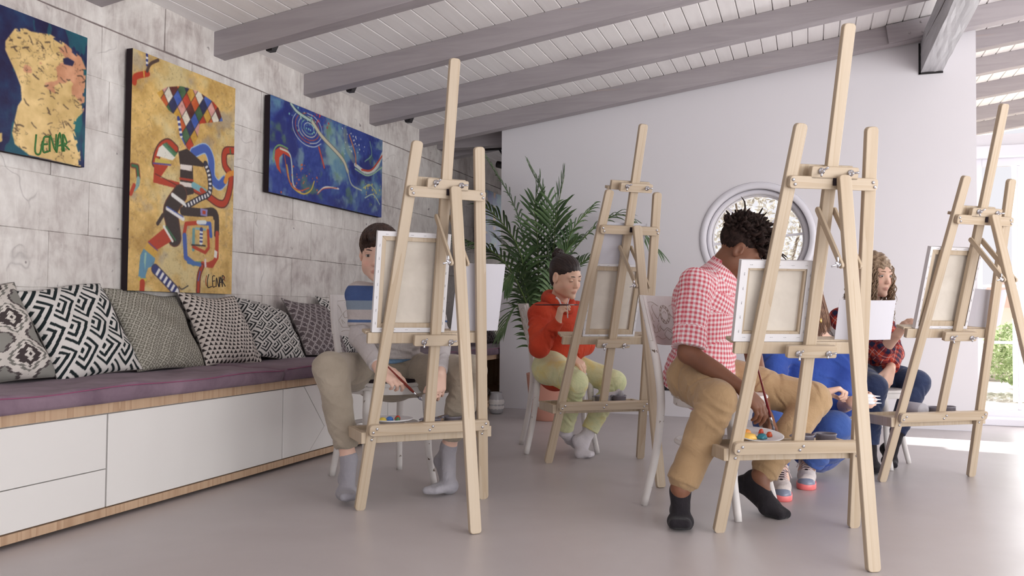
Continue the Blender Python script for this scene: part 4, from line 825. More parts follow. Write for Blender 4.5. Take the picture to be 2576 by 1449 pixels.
def palette(E,lx,ly,label,cols,z=.2955,tilt=0):
    c=empty('palette_plate',(0,0,0)); c.matrix_world=E['M']@Matrix.Translation((lx,E['oy']+ly,z+.036))@Matrix.Rotation(tilt,4,'X')
    add('plate',lathe('plate',[(.0,.0),(.06,.0),(.088,.012),(.092,.015),(.088,.0165),(.06,.003),(.0,.003)],32,False),PLATE,c)
    rg=random.Random(len(label))
    for cc,px,py,r in cols:
        m=newmat('wet_paint',lin(*cc),.3,.5); bm=bmesh.new(); bmesh.ops.create_icosphere(bm,subdivisions=3,radius=1)
        for v in bm.verts: k=1+.25*math.sin(5*v.co.x+rg.uniform(0,.3))*math.cos(4*v.co.y+1); v.co=Vector((v.co.x*r*k,v.co.y*r*.8*k,max(v.co.z,-.1)*.016))
        add('paint_dab',bm2me(bm,'paint_dab',True),m,c,Matrix.Translation((px,py,.007)))
    add('plate_support',lathe('plate_support',[(.045,-.036),(.045,-.002)],16),PLATE,c)
    tag(c,label,'palette'); return c
palette(EA,-.125,.10,'white palette plate with small paint dabs on the striped shirt boy\'s tray',[((206,180,70),-.04,-.02,.018),((60,110,180),-.005,.0,.016),((186,60,44),.035,.02,.012),((60,110,70),.02,-.03,.010)])
palette(EC,-.105,.085,'white palette plate with thick yellow paint on the gingham boy\'s tray',[((236,190,92),-.045,-.015,.036),((226,150,70),-.03,.035,.022),((40,112,128),.008,-.02,.020),((190,74,34),.045,.0,.012),((196,70,40),.03,.035,.010)],tilt=math.radians(9))
def rag(E,lx,ly,W,D,label,rot=0,z=.2955):
    n_=16; V=[];F=[]
    for i in range(n_+1):
        for j in range(n_+1):
            u,v=i/n_,j/n_; V.append(((u-.5)*W,(v-.5)*D,.03+.035*u+.008*math.sin(9*u+5*v)))
    for i in range(n_):
        for j in range(n_): a=i*(n_+1)+j; F.append((a,a+n_+1,a+n_+2,a+1))
    me=bpy.data.meshes.new('paper_towel'); me.from_pydata(V,[],F); me.polygons.foreach_set('use_smooth',np.ones(len(F),bool)); o=add('paper_towel',me,PAPER); md=o.modifiers.new('t','SOLIDIFY'); md.thickness=.03; md.offset=-1
    o.matrix_world=E['M']@Matrix.Translation((lx,E['oy']+ly,z))@Matrix.Rotation(rot,4,'Z'); tag(o,label,'paper towel'); return o
rag(EB,.10,.155,.16,.06,'folded white paper towel behind the cups on the red hoodie girl\'s tray')
o=add('paper_roll',lathe('paper_roll',[(.012,-.05),(.03,-.05),(.033,-.045),(.033,.045),(.03,.05),(.012,.05)],20),PAPER); o.matrix_world=ED['M']@Matrix.Translation((-.02,ED['oy']+.12,.329))@Matrix.Rotation(math.radians(90),4,'X'); tag(o,'small white roll lying on the right edge easel tray left of the cups','paper roll')
def brush(p0,p1,label,r=.0042,hc=lin(122,44,36)):
    """handle end p0, bristle end p1"""
    p0,p1=Vector(p0),Vector(p1); L=(p1-p0).length; z=(p1-p0).normalized(); x=z.orthogonal().normalized(); y=z.cross(x); b=empty('paintbrush'); b.matrix_world=frm(x,y,z,p0)
    hm=MATS.get('brush_lacquer%s'%str(hc[:2])) or newmat('brush_lacquer%s'%str(hc[:2]),hc,.25,.5)
    add('handle',lathe('handle',[(.0012,0),(.003,.01),(.0036,L*.3),(r*1.25,L*.68),(r*.9,L*.78)],12),hm,b); add('ferrule',lathe('ferrule',[(r*.95,L*.76),(r*.9,L*.90)],12),STEEL,b); add('bristles',lathe('bristles',[(r*.85,L*.90),(r*1.15,L*.94),(.0008,L)],12),DKEDGE if L<.1 else CUPM,b)
    tag(b,label,'paintbrush'); return b

# ================================================================ chairs
WCH=newmat('chipped_white_paint',lin(222,217,214),.5,.35); q=N(WCH); t_=q.n('ShaderNodeNewGeometry'); P_=t_.outputs['Position']; nn=q.noise(P_,22,5,.7,.3); m1=q.ramp(nn,[(.655,g4(0)),(.675,g4(1))]); n0=q.noise(P_,4,3,.5); base=q.ramp(n0,[(.3,lin(210,204,201)),(.7,lin(230,226,224))])
q.col(q.mix(m1,base,lin(96,76,60))); q.bump(q.noise(P_,60,3,.6),.15,.001)
GROOVE=newmat('carved_line_patina',lin(186,172,160),.7,.2)
def oval_post(name,P,r,ry,n=10):
    V,F=tube_geo(P,r,n=n,flat=ry); me=bpy.data.meshes.new(name); me.from_pydata(V,[],F); me.polygons.foreach_set('use_smooth',np.ones(len(me.polygons),bool)); return me
def carving():
    L=[]
    def arc(cx,cz,r,a0,a1,n=16,ry=1): return [(cx+r*math.cos(math.radians(a0+(a1-a0)*k/n)),cz+r*ry*math.sin(math.radians(a0+(a1-a0)*k/n))) for k in range(n+1)]
    S2=[arc(0,.118,.036,0,360,24),arc(0,.118,.026,0,360,20),arc(0,.118,.012,20,160),arc(0,.104,.012,200,340)]
    for s in (-1,1):
        S2+=[[(s*x,z) for x,z in P] for P in ([(.0,.068),(.03,.055),(.06,.07),(.09,.045),(.125,.04),(.14,.07),(.12,.10),(.13,.13),(.145,.15)],[(.036,.12),(.06,.10),(.085,.115),(.10,.145),(.075,.155)],[(.02,.03),(.06,.022),(.10,.03),(.13,.02)],[(.05,.075),(.055,.06),(.075,.05),(.08,.07),(.06,.082)],[(.10,.12),(.115,.105),(.11,.085),(.095,.09)],[(.0,.02),(.03,.04),(.0,.06)],[(.04,.15),(.09,.165),(.14,.16)],[(.11,.06),(.125,.075),(.12,.055)])]
    for a in range(0,360,30): S2.append(arc(.031*math.cos(math.radians(a)),.118+.031*math.sin(math.radians(a)),.003,0,360,6))
    return S2
CARV=carving()
def chair(x,y,rz,label,cushion=False,sc=1.0):
    c=empty('bentwood_chair',(x,y,0),rz); c.scale=(sc,)*3
    n=40; out=[]
    for k in range(n):
        a=2*math.pi*k/n; r=.200*(1-.10*max(0,-math.sin(a))**2+.02*math.cos(4*a)); out.append((r*math.cos(a),r*math.sin(a)))
    def slab(name,z0,z1,s,s2=None,bev=.004):
        bm=bmesh.new(); vs=[bm.verts.new((p[0]*s,p[1]*s,z0)) for p in out]; f=bm.faces.new(vs[::-1]); r=bmesh.ops.extrude_face_region(bm,geom=[f]); 
        for v in [g for g in r['geom'] if isinstance(g,bmesh.types.BMVert)]: v.co.z=z1; v.co.x*=(s2 or s)/s; v.co.y*=(s2 or s)/s
        bmesh.ops.recalc_face_normals(bm,faces=bm.faces[:]); ed=[e for e in bm.edges if abs(e.verts[0].co.z-e.verts[1].co.z)<1e-6]; bmesh.ops.bevel(bm,geom=ed,offset=bev,segments=2,affect='EDGES'); return bm2me(bm,name)
    add('seat',slab('seat',.447,.463,1.0),WCH,c); add('seat_ring',slab('seat_ring',.412,.4475,.95),WCH,c)
    if cushion: add('seat_pad',slab('seat_pad',.4632,.478,.93,.93,.004),DKEDGE,c)
    for s in (-1,1):
        add('front_leg',tubes('front_leg',[(cat([(s*.140,.130,.43),(s*.146,.139,.30),(s*.150,.147,.15),(s*.168,.175,.0)],5),[.0185]*5+[.017]*5+[.0155]*5+[.014])],n=12),WCH,c)
        P=cat([(s*.172,-.235,.0),(s*.152,-.195,.20),(s*.148,-.172,.40),(s*.165,-.178,.56),(s*.176,-.205,.70),(s*.172,-.245,.850)],6)
        add('rear_post',oval_post('rear_post',P,[.0150+.002*math.sin(math.pi*k/len(P)) for k in range(len(P))],1.0,12),WCH,c)
    add('stretcher_ring',tubes('stretcher_ring',[([(.150*math.cos(t),.150*math.sin(t)-.012,.262) for t in np.linspace(0,2*math.pi,41)[:-1]],.0105)],n=8,closed=True),WCH,c)
    # curved carved back panel
    V=[];F=[];nx,nz=18,8
    def bp(u,v,off): 
        xx=(u-.5)*.392; zz=.672+.185*v-.012*math.sin(math.pi*u)*(1-v)*2; yy=-.190-.050*v-.030*math.sin(math.pi*u)+off; return (xx,yy,zz)
    for off in (.007,-.007):
        for i in range(nx+1):
            for j in range(nz+1): V.append(bp(i/nx,j/nz,off))
    m=(nx+1)*(nz+1)
    for i in range(nx):
        for j in range(nz): a=i*(nz+1)+j; F+=[(a,a+1,a+nz+2,a+nz+1),(m+a,m+a+nz+1,m+a+nz+2,m+a+1)]
    for i in range(nx):
        for j in (0,nz): a=i*(nz+1)+j; F.append((a,a+nz+1,m+a+nz+1,m+a) if j==0 else (a,m+a,m+a+nz+1,a+nz+1))
    for j in range(nz):
        for i in (0,nx): a=i*(nz+1)+j; F.append((a,m+a,m+a+1,a+1) if i==0 else (a,a+1,m+a+1,m+a))
    me=bpy.data.meshes.new('back_panel'); me.from_pydata(V,[],F); bpn=add('back_panel',me,WCH,c)
    L=[]
    for P in CARV:
        P=[p[:2] for p in cat([(a_,b_,0) for a_,b_ in P],3)] if len(P)<9 else P
        for off in (.0075,-.0075):
            L.append(([bp(min(max(px/.345+.5,.02),.98),min(max(pz/.190,.03),.97),off) for px,pz in P],.0010))
    cv=add('carved_lines',tubes('carved_lines',L,n=4),GROOVE,bpn)
    tag(c,label,'chair','white bentwood chairs with carved backs'); return c
chair(-1.842,3.444,math.radians(-129.7),'carved white bentwood chair with dark seat pad under the boy in the striped shirt',True)
chair(-1.335,4.64,math.radians(-66),'white bentwood chair under the girl in the red hoodie, beside the palm pot',False,.97)
chair(-.358,3.493,math.radians(-111),'nearest carved white bentwood chair, under the boy in the red gingham shirt')
chair(.30,4.83,math.radians(-112),'white bentwood chair under the curly haired girl near the glass doors',False,.86)

# ================================================================ potted palm
POT=newmat('terracotta_pink_pot',lin(214,158,140),.6,.3); SOIL=newmat('dark_soil',lin(58,46,38),.95,.1)
pl=empty('potted_palm',(-1.80,5.88,0))
add('pot',lathe('pot',[(.0,.0),(.120,.0),(.124,.006),(.150,.14),(.165,.27),(.170,.325),(.172,.335),(.165,.338),(.158,.325),(.15,.29),(.0,.29)],40,False),POT,pl); add('soil',lathe('soil',[(.155,.288),(.0,.302)],24,False),SOIL,pl)
LEAF=newmat('palm_leaf',lin(62,88,52),.42,.4); q=N(LEAF); t_=q.n('ShaderNodeNewGeometry'); nn=q.noise(t_.outputs['Position'],5,3,.6); q.col(q.ramp(nn,[(.3,lin(54,76,48)),(.55,lin(82,108,68)),(.75,lin(122,146,98))]))
STEM=newmat('palm_stem',lin(92,112,62),.5,.3)
PO=np.array([-1.80,5.88,0.])
def frond(P,seed,ll=.30,start=.32,n=27,w=.0100,droop=.35,name='frond'):
    rg=random.Random(seed); C_=np.array(cat(P,10))-PO; L=np.r_[0,np.cumsum(np.linalg.norm(np.diff(C_,axis=0),axis=1))]; tot=L[-1]
    V,F=tube_geo([tuple(c) for c in C_],np.linspace(.0085,.002,len(C_)).tolist(),n=6); nV0=len(F)
    def at(s): s=min(max(s,0),tot-1e-6); i=int(np.searchsorted(L,s,side='right'))-1; i=min(i,len(C_)-2); t=(s-L[i])/(L[i+1]-L[i]); return C_[i]*(1-t)+C_[i+1]*t, (C_[i+1]-C_[i])/np.linalg.norm(C_[i+1]-C_[i])
    for k in range(n):
        f=start+(1-start)*(k/(n-1))**.92; p,t=at(f*tot); sd=np.cross(t,[0,0,1.]); nr=np.linalg.norm(sd); sd=np.array([1,0,0.]) if nr<.15 else sd/nr
        for s in (-1,1):
            up=np.cross(sd,t); prog=(k/(n-1)); lf=ll*(.55+.9*math.sin(math.pi*min(1,.18+prog*.80)))*.72*rg.uniform(.85,1.1)
            d=s*sd*(1-.55*prog)+t*(.55+.75*prog)+up*.28+np.array([rg.uniform(-.1,.1) for _ in range(3)]); d/=np.linalg.norm(d)
            wv=np.cross(d,up); wv/=np.linalg.norm(wv)+1e-9; ww=w*rg.uniform(.8,1.15); base=len(V); m=5; q_=p.copy()
            for j in range(m+1):
                a=j/m; q2=p+d*lf*a+np.array([0,0,-1])*droop*lf*a*a; wd=ww*(math.sin(math.pi*(.12+.88*a))**.7 if a<1 else 0)+.0006
                V+= [tuple(q2-wv*wd),tuple(q2+up*wd*.35),tuple(q2+wv*wd)]
            for j in range(m): 
                b=base+3*j; F+=[(b,b+1,b+4,b+3),(b+1,b+2,b+5,b+4)]
    me=bpy.data.meshes.new(name); me.from_pydata(V,[],F); me.materials.append(LEAF); me.materials.append(STEM); me.polygons.foreach_set('material_index',np.array([1 if i<nV0 else 0 for i in range(len(me.polygons))],np.int32)); me.polygons.foreach_set('use_smooth',np.ones(len(me.polygons),bool))
    return add(name,me,None,pl)
B0=(-1.891,5.873,0.288)
for i,(P,kw) in enumerate([
 ([B0,(-1.936,5.788,0.799),(-1.957,5.662,1.198),(-2.051,5.515,1.415),(-2.185,5.303,1.588)],dict(ll=.30,droop=.45)),
 ([B0,(-1.934,5.893,0.859),(-2.021,5.955,1.279),(-2.128,5.960,1.615),(-2.331,5.930,1.955)],dict(ll=.26,droop=.5)),
 ([B0,(-1.878,5.913,0.859),(-1.848,5.964,1.277),(-1.863,6.002,1.581),(-2.014,5.991,1.903)],dict(ll=.28,droop=.3)),
 ([B0,(-1.832,5.824,0.858),(-1.766,5.835,1.236),(-1.743,5.835,1.498),(-1.688,5.846,1.789)],dict(ll=.30,droop=.25)),
 ([B0,(-1.813,5.832,0.800),(-1.697,5.810,1.147),(-1.607,5.781,1.373),(-1.460,5.776,1.539)],dict(ll=.27,droop=.5)),
 ([B0,(-1.890,5.700,0.742),(-1.978,5.553,1.050),(-2.087,5.403,1.210),(-2.228,5.138,1.273)],dict(ll=.30,droop=.5)),
 ([B0,(-1.904,5.699,0.628),(-1.947,5.625,0.812),(-1.991,5.556,0.783),(-2.035,5.492,0.644)],dict(ll=.20,droop=.5,n=16)),
 ([B0,(-1.785,5.844,0.743),(-1.662,5.879,1.034),(-1.500,5.826,1.174),(-1.354,5.824,1.200)],dict(ll=.27,droop=.4)),
 ([B0,(-1.858,6.027,0.861),(-1.686,6.181,1.291),(-1.349,6.188,1.526),(-1.046,6.092,1.243)],dict(ll=.24,droop=.5)),
 ([B0,(-1.957,5.994,0.770),(-2.043,6.008,1.042),(-2.145,6.019,1.225),(-2.260,5.974,1.346)],dict(ll=.26,droop=.3)),
 ([B0,(-1.864,5.712,0.657),(-1.901,5.637,0.940),(-1.951,5.562,1.079),(-1.983,5.447,0.962)],dict(ll=.24,droop=.4)),
 ([B0,(-1.791,5.737,0.686),(-1.714,5.703,0.970),(-1.634,5.671,1.194),(-1.528,5.600,1.298)],dict(ll=.24,droop=.35)),
 ([B0,(-1.898,5.904,0.918),(-1.906,5.889,1.331),(-1.925,5.874,1.567),(-1.883,5.883,1.774)],dict(ll=.24,droop=.2)),
 ]): frond(P,i+1,**kw)
add('trunk',tubes('trunk',[([(-.02,.0,.28),(.0,.02,.5)],[.035,.022]),([(.03,.02,.28),(.02,.02,.52)],[.028,.018]),([(0,-.03,.28),(0,-.01,.46)],[.026,.016])],n=8),STEM,pl)
tag(pl,'tall feathery palm in a pink terracotta pot against the white wall','potted plant')

# ================================================================ people: signed distance bodies
def D(r,u,t):
    v=np.array(_r)*r+np.array(_u)*u-np.array(_f)*t; return v/np.linalg.norm(v)
def nz(v): v=np.asarray(v,float); return v/np.linalg.norm(v)
class Sdf:
    def __init__(s,h=.0045): s.h=h; s.p=[]; s.warp=None
    def cone(s,a,b,ra,rb,k=.02,rad=None,flat=None,cap=False,capa=False,sub=False,uv=None,fold=0,ff=60):
        a=np.asarray(a,float);b=np.asarray(b,float); r=rad or [ra,rb]; s.p.append(('c',a,b,r,flat,cap,capa,k,sub,uv,fold,ff)); return s
    def ell(s,c,r,M=None,k=.02,sub=False):
        s.p.append(('e',np.asarray(c,float),np.asarray(r,float),np.eye(3) if M is None else np.asarray(M,float),k,sub)); return s
    def chain(s,P,R,k=.015,**kw):
        for i in range(len(P)-1): s.cone(P[i],P[i+1],R[i],R[i+1],k=k,**kw)
        return s
    def bounds(s,q):
        if q[0]=='c': R=max(q[3])*(1.0)+.012; lo=np.minimum(q[1],q[2])-R; hi=np.maximum(q[1],q[2])+R; kk=q[7]
        else: R=q[2].max(); lo=q[1]-R; hi=q[1]+R; kk=q[4]
        return lo-kk-3*s.h,hi+kk+3*s.h
    @staticmethod
    def ev(q,P):
        if q[0]=='c':
            a,b,r,flat,cap,capa,fold,ff=q[1],q[2],q[3],q[4],q[5],q[6],q[10],q[11]
            ba=b-a; l2=ba@ba+1e-12; d0=P-a; tt=(d0@ba)/l2; t=np.clip(tt,0,1); v=d0-t[...,None]*ba
            if flat is not None: sv=np.asarray(flat[0],float); f=flat[1]; c=v@sv; v=v+ (c*(1/f-1))[...,None]*sv
            R=np.interp(t,np.linspace(0,1,len(r)),r); d=np.sqrt((v*v).sum(-1))-R
            if flat is not None: d=d*(.5+.5*min(1,flat[1]))
            L=math.sqrt(l2)
            if fold:
                x=nz(np.cross(ba,[.31,.9,.23])); y=np.cross(nz(ba),x); an=np.arctan2(v@y,v@x); al=tt*L; rs=np.random.default_rng(int(abs(a@[917.,331.,713.])*100)%99991)
                for _ in range(9):
                    e0=rs.choice([rs.uniform(.0,.28),rs.uniform(.62,1.0),rs.uniform(.2,.8)],p=[.38,.47,.15])*L; sl=rs.uniform(-.035,.035); a0=rs.uniform(-3.1,3.1); da=np.abs(((an-a0+np.pi)%(2*np.pi))-np.pi); wd=rs.uniform(.5,1.2); q_=(al-e0-sl*np.sin(an-a0)*1.6-.012*np.sin(2.3*an+a0))/rs.uniform(.0065,.011)
                    d=d+fold*1.5*(np.exp(-q_*q_)-.45*np.exp(-(q_-1.9)**2))*np.exp(-(da/wd)**2)
            if cap: d=np.maximum(d,(tt-1)*L)
            if capa: d=np.maximum(d,-tt*L)
            return d
        c,r,M=q[1],q[2],q[3]; p=(P-c)@M.T; k0=np.sqrt(((p/r)**2).sum(-1)); k1=np.sqrt(((p/r**2)**2).sum(-1))+1e-9; return k0*(k0-1)/k1
    def mesh(s,name,noise=None,amp=0):
        h=s.h; B=[s.bounds(q) for q in s.p if not (q[8] if q[0]=='c' else q[5])]; lo=np.min([b[0] for b in B],0); hi=np.max([b[1] for b in B],0); n=np.ceil((hi-lo)/h).astype(int)+1
        F=np.full(tuple(n),.08,np.float32)
        ax=[lo[i]+h*np.arange(n[i]) for i in range(3)]
        for q in s.p:
            b0,b1=s.bounds(q); i0=np.clip(np.floor((b0-lo)/h).astype(int),0,n-1); i1=np.clip(np.ceil((b1-lo)/h).astype(int)+1,1,n)
            if (i1<=i0).any(): continue
            sl=tuple(slice(a,b) for a,b in zip(i0,i1)); P=np.stack(np.meshgrid(*[ax[i][sl[i]] for i in range(3)],indexing='ij'),-1).astype(np.float32)
            d=s.ev(q,P).astype(np.float32); k=q[7] if q[0]=='c' else q[4]; sub=q[8] if q[0]=='c' else q[5]; f=F[sl]
            if sub:
                hh=np.clip(.5-.5*(f+d)/k,0,1); F[sl]=f*(1-hh)+(-d)*hh+k*hh*(1-hh)
            else:
                hh=np.clip(.5+.5*(f-d)/k,0,1); F[sl]=f*(1-hh)+d*hh-k*hh*(1-hh)
        if noise is not None:
            near=np.abs(F)<.03; I=np.argwhere(near); P=lo+I*h; F[near]+=(noise(P)*amp).astype(np.float32)
        ins=F<0; nx,ny,nz_=F.shape; s0=np.zeros((nx-1,ny-1,nz_-1),np.uint8)
        cs=[(i,j,k) for i in (0,1) for j in (0,1) for k in (0,1)]
        for (i,j,k) in cs: s0+=ins[i:nx-1+i,j:ny-1+j,k:nz_-1+k]
        m=(s0>0)&(s0<8); I=np.argwhere(m); idm=np.full(m.shape,-1,np.int32); idm[m]=np.arange(len(I))
        val={c:F[I[:,0]+c[0],I[:,1]+c[1],I[:,2]+c[2]] for c in cs}; acc=np.zeros((len(I),3)); cnt=np.zeros(len(I))
        for a in cs:
            for axi in range(3):
                if a[axi]==0:
                    b=list(a); b[axi]=1; b=tuple(b); va,vb=val[a],val[b]; x=(va<0)!=(vb<0); t=np.where(x,va/(va-vb+1e-20),0); pt=np.array(a,float)[None]+np.eye(3)[axi][None]*t[:,None]; acc+=np.where(x[:,None],pt,0); cnt+=x
        V=lo+(I+acc/cnt[:,None])*h
        Fs=[]
        for axi in range(3):
            o1,o2=(axi+1)%3,(axi+2)%3; sA=[slice(None)]*3; sB=[slice(None)]*3; sA[axi]=slice(0,-1); sB[axi]=slice(1,None)
            A=ins[tuple(sA)]; Bb=ins[tuple(sB)]; X=np.argwhere(A!=Bb); X=X[(X[:,o1]>0)&(X[:,o2]>0)&(X[:,o1]<n[o1]-1)&(X[:,o2]<n[o2]-1)]
            def g(d1,d2): Y=X.copy(); Y[:,o1]-=d1; Y[:,o2]-=d2; return idm[Y[:,0],Y[:,1],Y[:,2]]
            qd=np.stack([g(1,1),g(0,1),g(0,0),g(1,0)],1); flip=~A[X[:,0],X[:,1],X[:,2]]; qd[flip]=qd[flip][:,::-1]; Fs.append(qd)
        Q=np.concatenate(Fs); Q=Q[(Q>=0).all(1)]
        me=fastmesh(name,V,Q); return me,V
    def uvs(s,V,ref):
        """per vertex pattern coordinates following the nearest limb"""
        best=np.full(len(V),9.); out=np.zeros((len(V),3)); ref=np.asarray(ref,float)
        for q in s.p:
            if q[0]!='c' or q[9] is None: continue
            d=s.ev(q,V); m=d<best; rr,off=q[9]; a,b=q[1],q[2]; ax=nz(b-a); x=nz(np.cross(ax,ref)); y=np.cross(ax,x); v=V-a; al=v@ax; an=np.arctan2(v@y,v@x)
            out=np.where(m[:,None],np.stack([an*rr,al+off,V[:,2]],1),out); best=np.where(m,d,best)
        return out
def cnoise(P):
    x,y,z=P[:,0],P[:,1],P[:,2]
    a=np.sin(19*x+9*z-7*y+1.8*np.sin(9*y+7*z)+1.0*np.sin(13*x-8*z)); b=np.sin(27*z-15*y+11*x+1.7*np.sin(12*x+9*z)); c=np.sin(45*x-31*y+39*z+2*np.sin(23*z))
    r=lambda q_:np.exp(-(q_/.28)**2)
    return .5*a+.25*b-.45*r(b+.3*a)+.10*c
def skinmat(name,c1,c2,lip):
    m=newmat(name,c1,.5,.35); q=N(m); a=q.n('ShaderNodeAttribute',attribute_name='tint'); t_=q.n('ShaderNodeNewGeometry'); n=q.noise(t_.outputs['Position'],9,3,.5)
    base=q.ramp(n,[(.3,c2),(.7,c1)]); sp=q.n('ShaderNodeSeparateXYZ'); q.l(a.outputs['Vector'],sp.inputs[0]); c=q.mix(sp.outputs[0],base,lip); c=q.mix(sp.outputs[1],c,tuple(x*.25 for x in c2[:3])+(1,)); c=q.mix(sp.outputs[2],c,tuple([min(1,c1[0]*1.1),c1[1]*.72,c1[2]*.70,1])); q.col(c)
    q.b.inputs['Subsurface Weight'].default_value=.12; q.b.inputs['Subsurface Radius'].default_value=(.012,.005,.003); q.bump(q.noise(t_.outputs['Position'],260,2,.5),.06,.0005); return m
class Head:
    def __init__(s,c,fwd,up,sc=1.0):
        f=nz(fwd); u=np.asarray(up,float); u=nz(u-f*(u@f)); r=np.cross(f,u); s.c=np.asarray(c,float); s.M=np.stack([r,f,u]); s.s=sc
    def w(s,p): return s.c+s.s*(np.asarray(p,float)@s.M)
    def loc(s,V): return ((V-s.c)@s.M.T)/s.s
    def e(s,B,c,r,k=.015,sub=False,rot=None):
        M=s.M
        if rot is not None: M=rot@M
        B.ell(s.w(c),np.array(r)*s.s,M,k*s.s,sub)
    def build(s,B,neck,nr=.048,lids=False,puff=0):
        e=s.e
        e(B,(0,-.014,.038),(.073,.090,.076)); e(B,(0,.018,-.012),(.062,.066,.085),.02); e(B,(0,.034,-.072),(.040,.042,.036),.03)
        for x in (-1,1):
            e(B,(x*.034,.046,-.034),(.026,.026,.024),.02); e(B,(x*.050,.0,-.055),(.018,.034,.030),.025)
            e(B,(x*.028,.068,.022),(.020,.011,.007),.014)
            e(B,(x*.030,.090,.003),(.0145,.013,.0095),.008,True)
            e(B,(x*.009,.087,-.033),(.0058,.007,.0052),.006)
        B.cone(s.w((0,.074,.010)),s.w((0,.091,-.026)),.0056*s.s,.0074*s.s,k=.012*s.s); e(B,(0,.0935,-.029),(.0084,.0078,.0070),.008)
        e(B,(0,.080,-.0575),(.018,.0095+puff,.0042),.006); e(B,(0,.0795,-.0655),(.0155,.009+puff,.0050),.006); e(B,(0,.0905+puff,-.0615),(.016,.004,.0010),.002,True)
        e(B,(0,.073,-.092),(.017,.015,.014),.018)
        for x in (-1,1):
            cz=-.002
            e(B,(x*.075,-.008,cz),(.0075,.019,.031),.008); e(B,(x*.081,-.005,cz+.002),(.006,.010,.018),.005,True); e(B,(x*.076,.006,cz-.004),(.005,.006,.009),.006)
        B.cone(s.w((0,-.022,-.05)),neck,nr*1.0,nr*1.08,k=.02)
        s.lids=lids
    def tint(s,V):
        L=s.loc(V); x,y,z=L[:,0],L[:,1],L[:,2]; T=np.zeros((len(V),3)); f=y>.062
        T[:,0]=np.where(f&(y>.073)&(np.abs(x)<.021)&(z<-.052)&(z>-.0725),np.clip(1.5-((x/.0185)**2+((z+.062)/.0105)**2)*1.1,0,1)*.5,0)
        br=(np.abs(np.abs(x)-.031)<.019)&f&(np.abs(z-(.0275-.10*np.abs(np.abs(x)-.028)))<.0034); T[:,1]=0*x
        if False: T[:,1]=np.where((np.abs(np.abs(x)-.030)<.015)&f&(np.abs(z-(-.004+.16*(np.abs(np.abs(x)-.030))))<.0022),.9,T[:,1])
        T[:,2]=np.exp(-(((np.abs(x)-.038)/.018)**2+((z+.03)/.016)**2))*(y>.02)*.35+np.exp(-((x/.012)**2+((z+.03)/.012)**2))*(y>.06)*.25
        return T
    def brows_lids(s,parent,skin,browmat,open_=.55,low=-.42):
        for x in (-1,1):
            c=np.array((x*.0300,.0685,.003)); R=.0130; V=[];F=[]
            for (e0,e1) in ((open_,1.5),(low-.9,low)):
                o=len(V); na,ne=16,7
                for i in range(na+1):
                    az=-1.55+3.1*i/na
                    for j in range(ne+1):
                        lim=math.cos(az)*.75+.25; ed=e0+(e1-e0)*j/ne if e0>0 or e1>1 else e0+(e1-e0)*j/ne
                        if e1>1: ed=e0*max(0,lim)+(e1-e0*max(0,lim))*j/ne
                        else: ed=e1*max(0,lim)+(e0-e1*max(0,lim))*j/ne
                        r=R*(1.0 if j else .965); V.append(tuple(s.w(c+r*np.array([math.sin(az)*math.cos(ed),math.cos(az)*math.cos(ed),math.sin(ed)]))))
                for i in range(na):
                    for j in range(ne): q_=o+i*(ne+1)+j; F.append((q_,q_+ne+1,q_+ne+2,q_+1))
            me=bpy.data.meshes.new('eyelid'); me.from_pydata(V,[],F); me.polygons.foreach_set('use_smooth',np.ones(len(F),bool)); add('eyelid',me,skin,parent)
            P=[]; 
            for t in np.linspace(0,1,9):
                bx=.013+.034*t; P.append(tuple(s.w((x*bx,.0835-.30*max(0,bx-.022)-1.4*max(0,bx-.03)*.3,.0250+.0045*math.sin(math.pi*min(1,t*1.15)*.8)-.0035*t))))
            add('eyebrow',tubes('eyebrow',[(P,[.0012,.0019,.0023,.0024,.0023,.0020,.0016,.0012,.0006])],n=6,flat=1.0),browmat,parent)
    def eyes(s,parent,iris,gaze=(0,0)):
        wm=MATS.get('eye_white') or newmat('eye_white',lin(206,198,194),.25,.4)
        im=newmat('iris',iris,.15,.6); pm=MATS.get('pupil') or newmat('pupil',lin(16,12,12),.1,.6); lm=MATS.get('lash') or newmat('lash',lin(44,32,28),.6,.2)
        for x in (-1,1):
            c=s.w((x*.0300,.0685,.003)); g=nz(np.array([gaze[0],1.0,gaze[1]])@s.M); r=np.cross(g,s.M[2]); r=nz(r); u=np.cross(r,g); M=frm(r,u,g,c); R=.0122*s.s
            bm=bmesh.new(); bmesh.ops.create_uvsphere(bm,u_segments=20,v_segments=12,radius=R); eb=add('eyeball',bm2me(bm,'eyeball',True),wm,parent); eb.matrix_world=M
            n0=R*1.003; add('iris',lathe('iris',[(.0001,n0+.0003),(.0032,n0*.975+.0006),(.0056,n0*.895+.0002)],16,False),im,eb); add('pupil',lathe('pupil',[(.0001,n0+.0007),(.0026,n0*.98+.0009)],12,False),pm,eb)
            P=[tuple(s.w((x*.030+dx,.0685+.0131*math.sqrt(max(.05,1-(dx/.0135)**2))*.90,.003+.0068*(1-(dx/.0135)**2)*.95))) for dx in np.linspace(-.0125,.0125,9)]
            add('upper_lashes',tubes('upper_lashes',[(P,[.0004,.0006,.0008,.0009,.0009,.0009,.0008,.0006,.0004])],n=5),lm,parent)
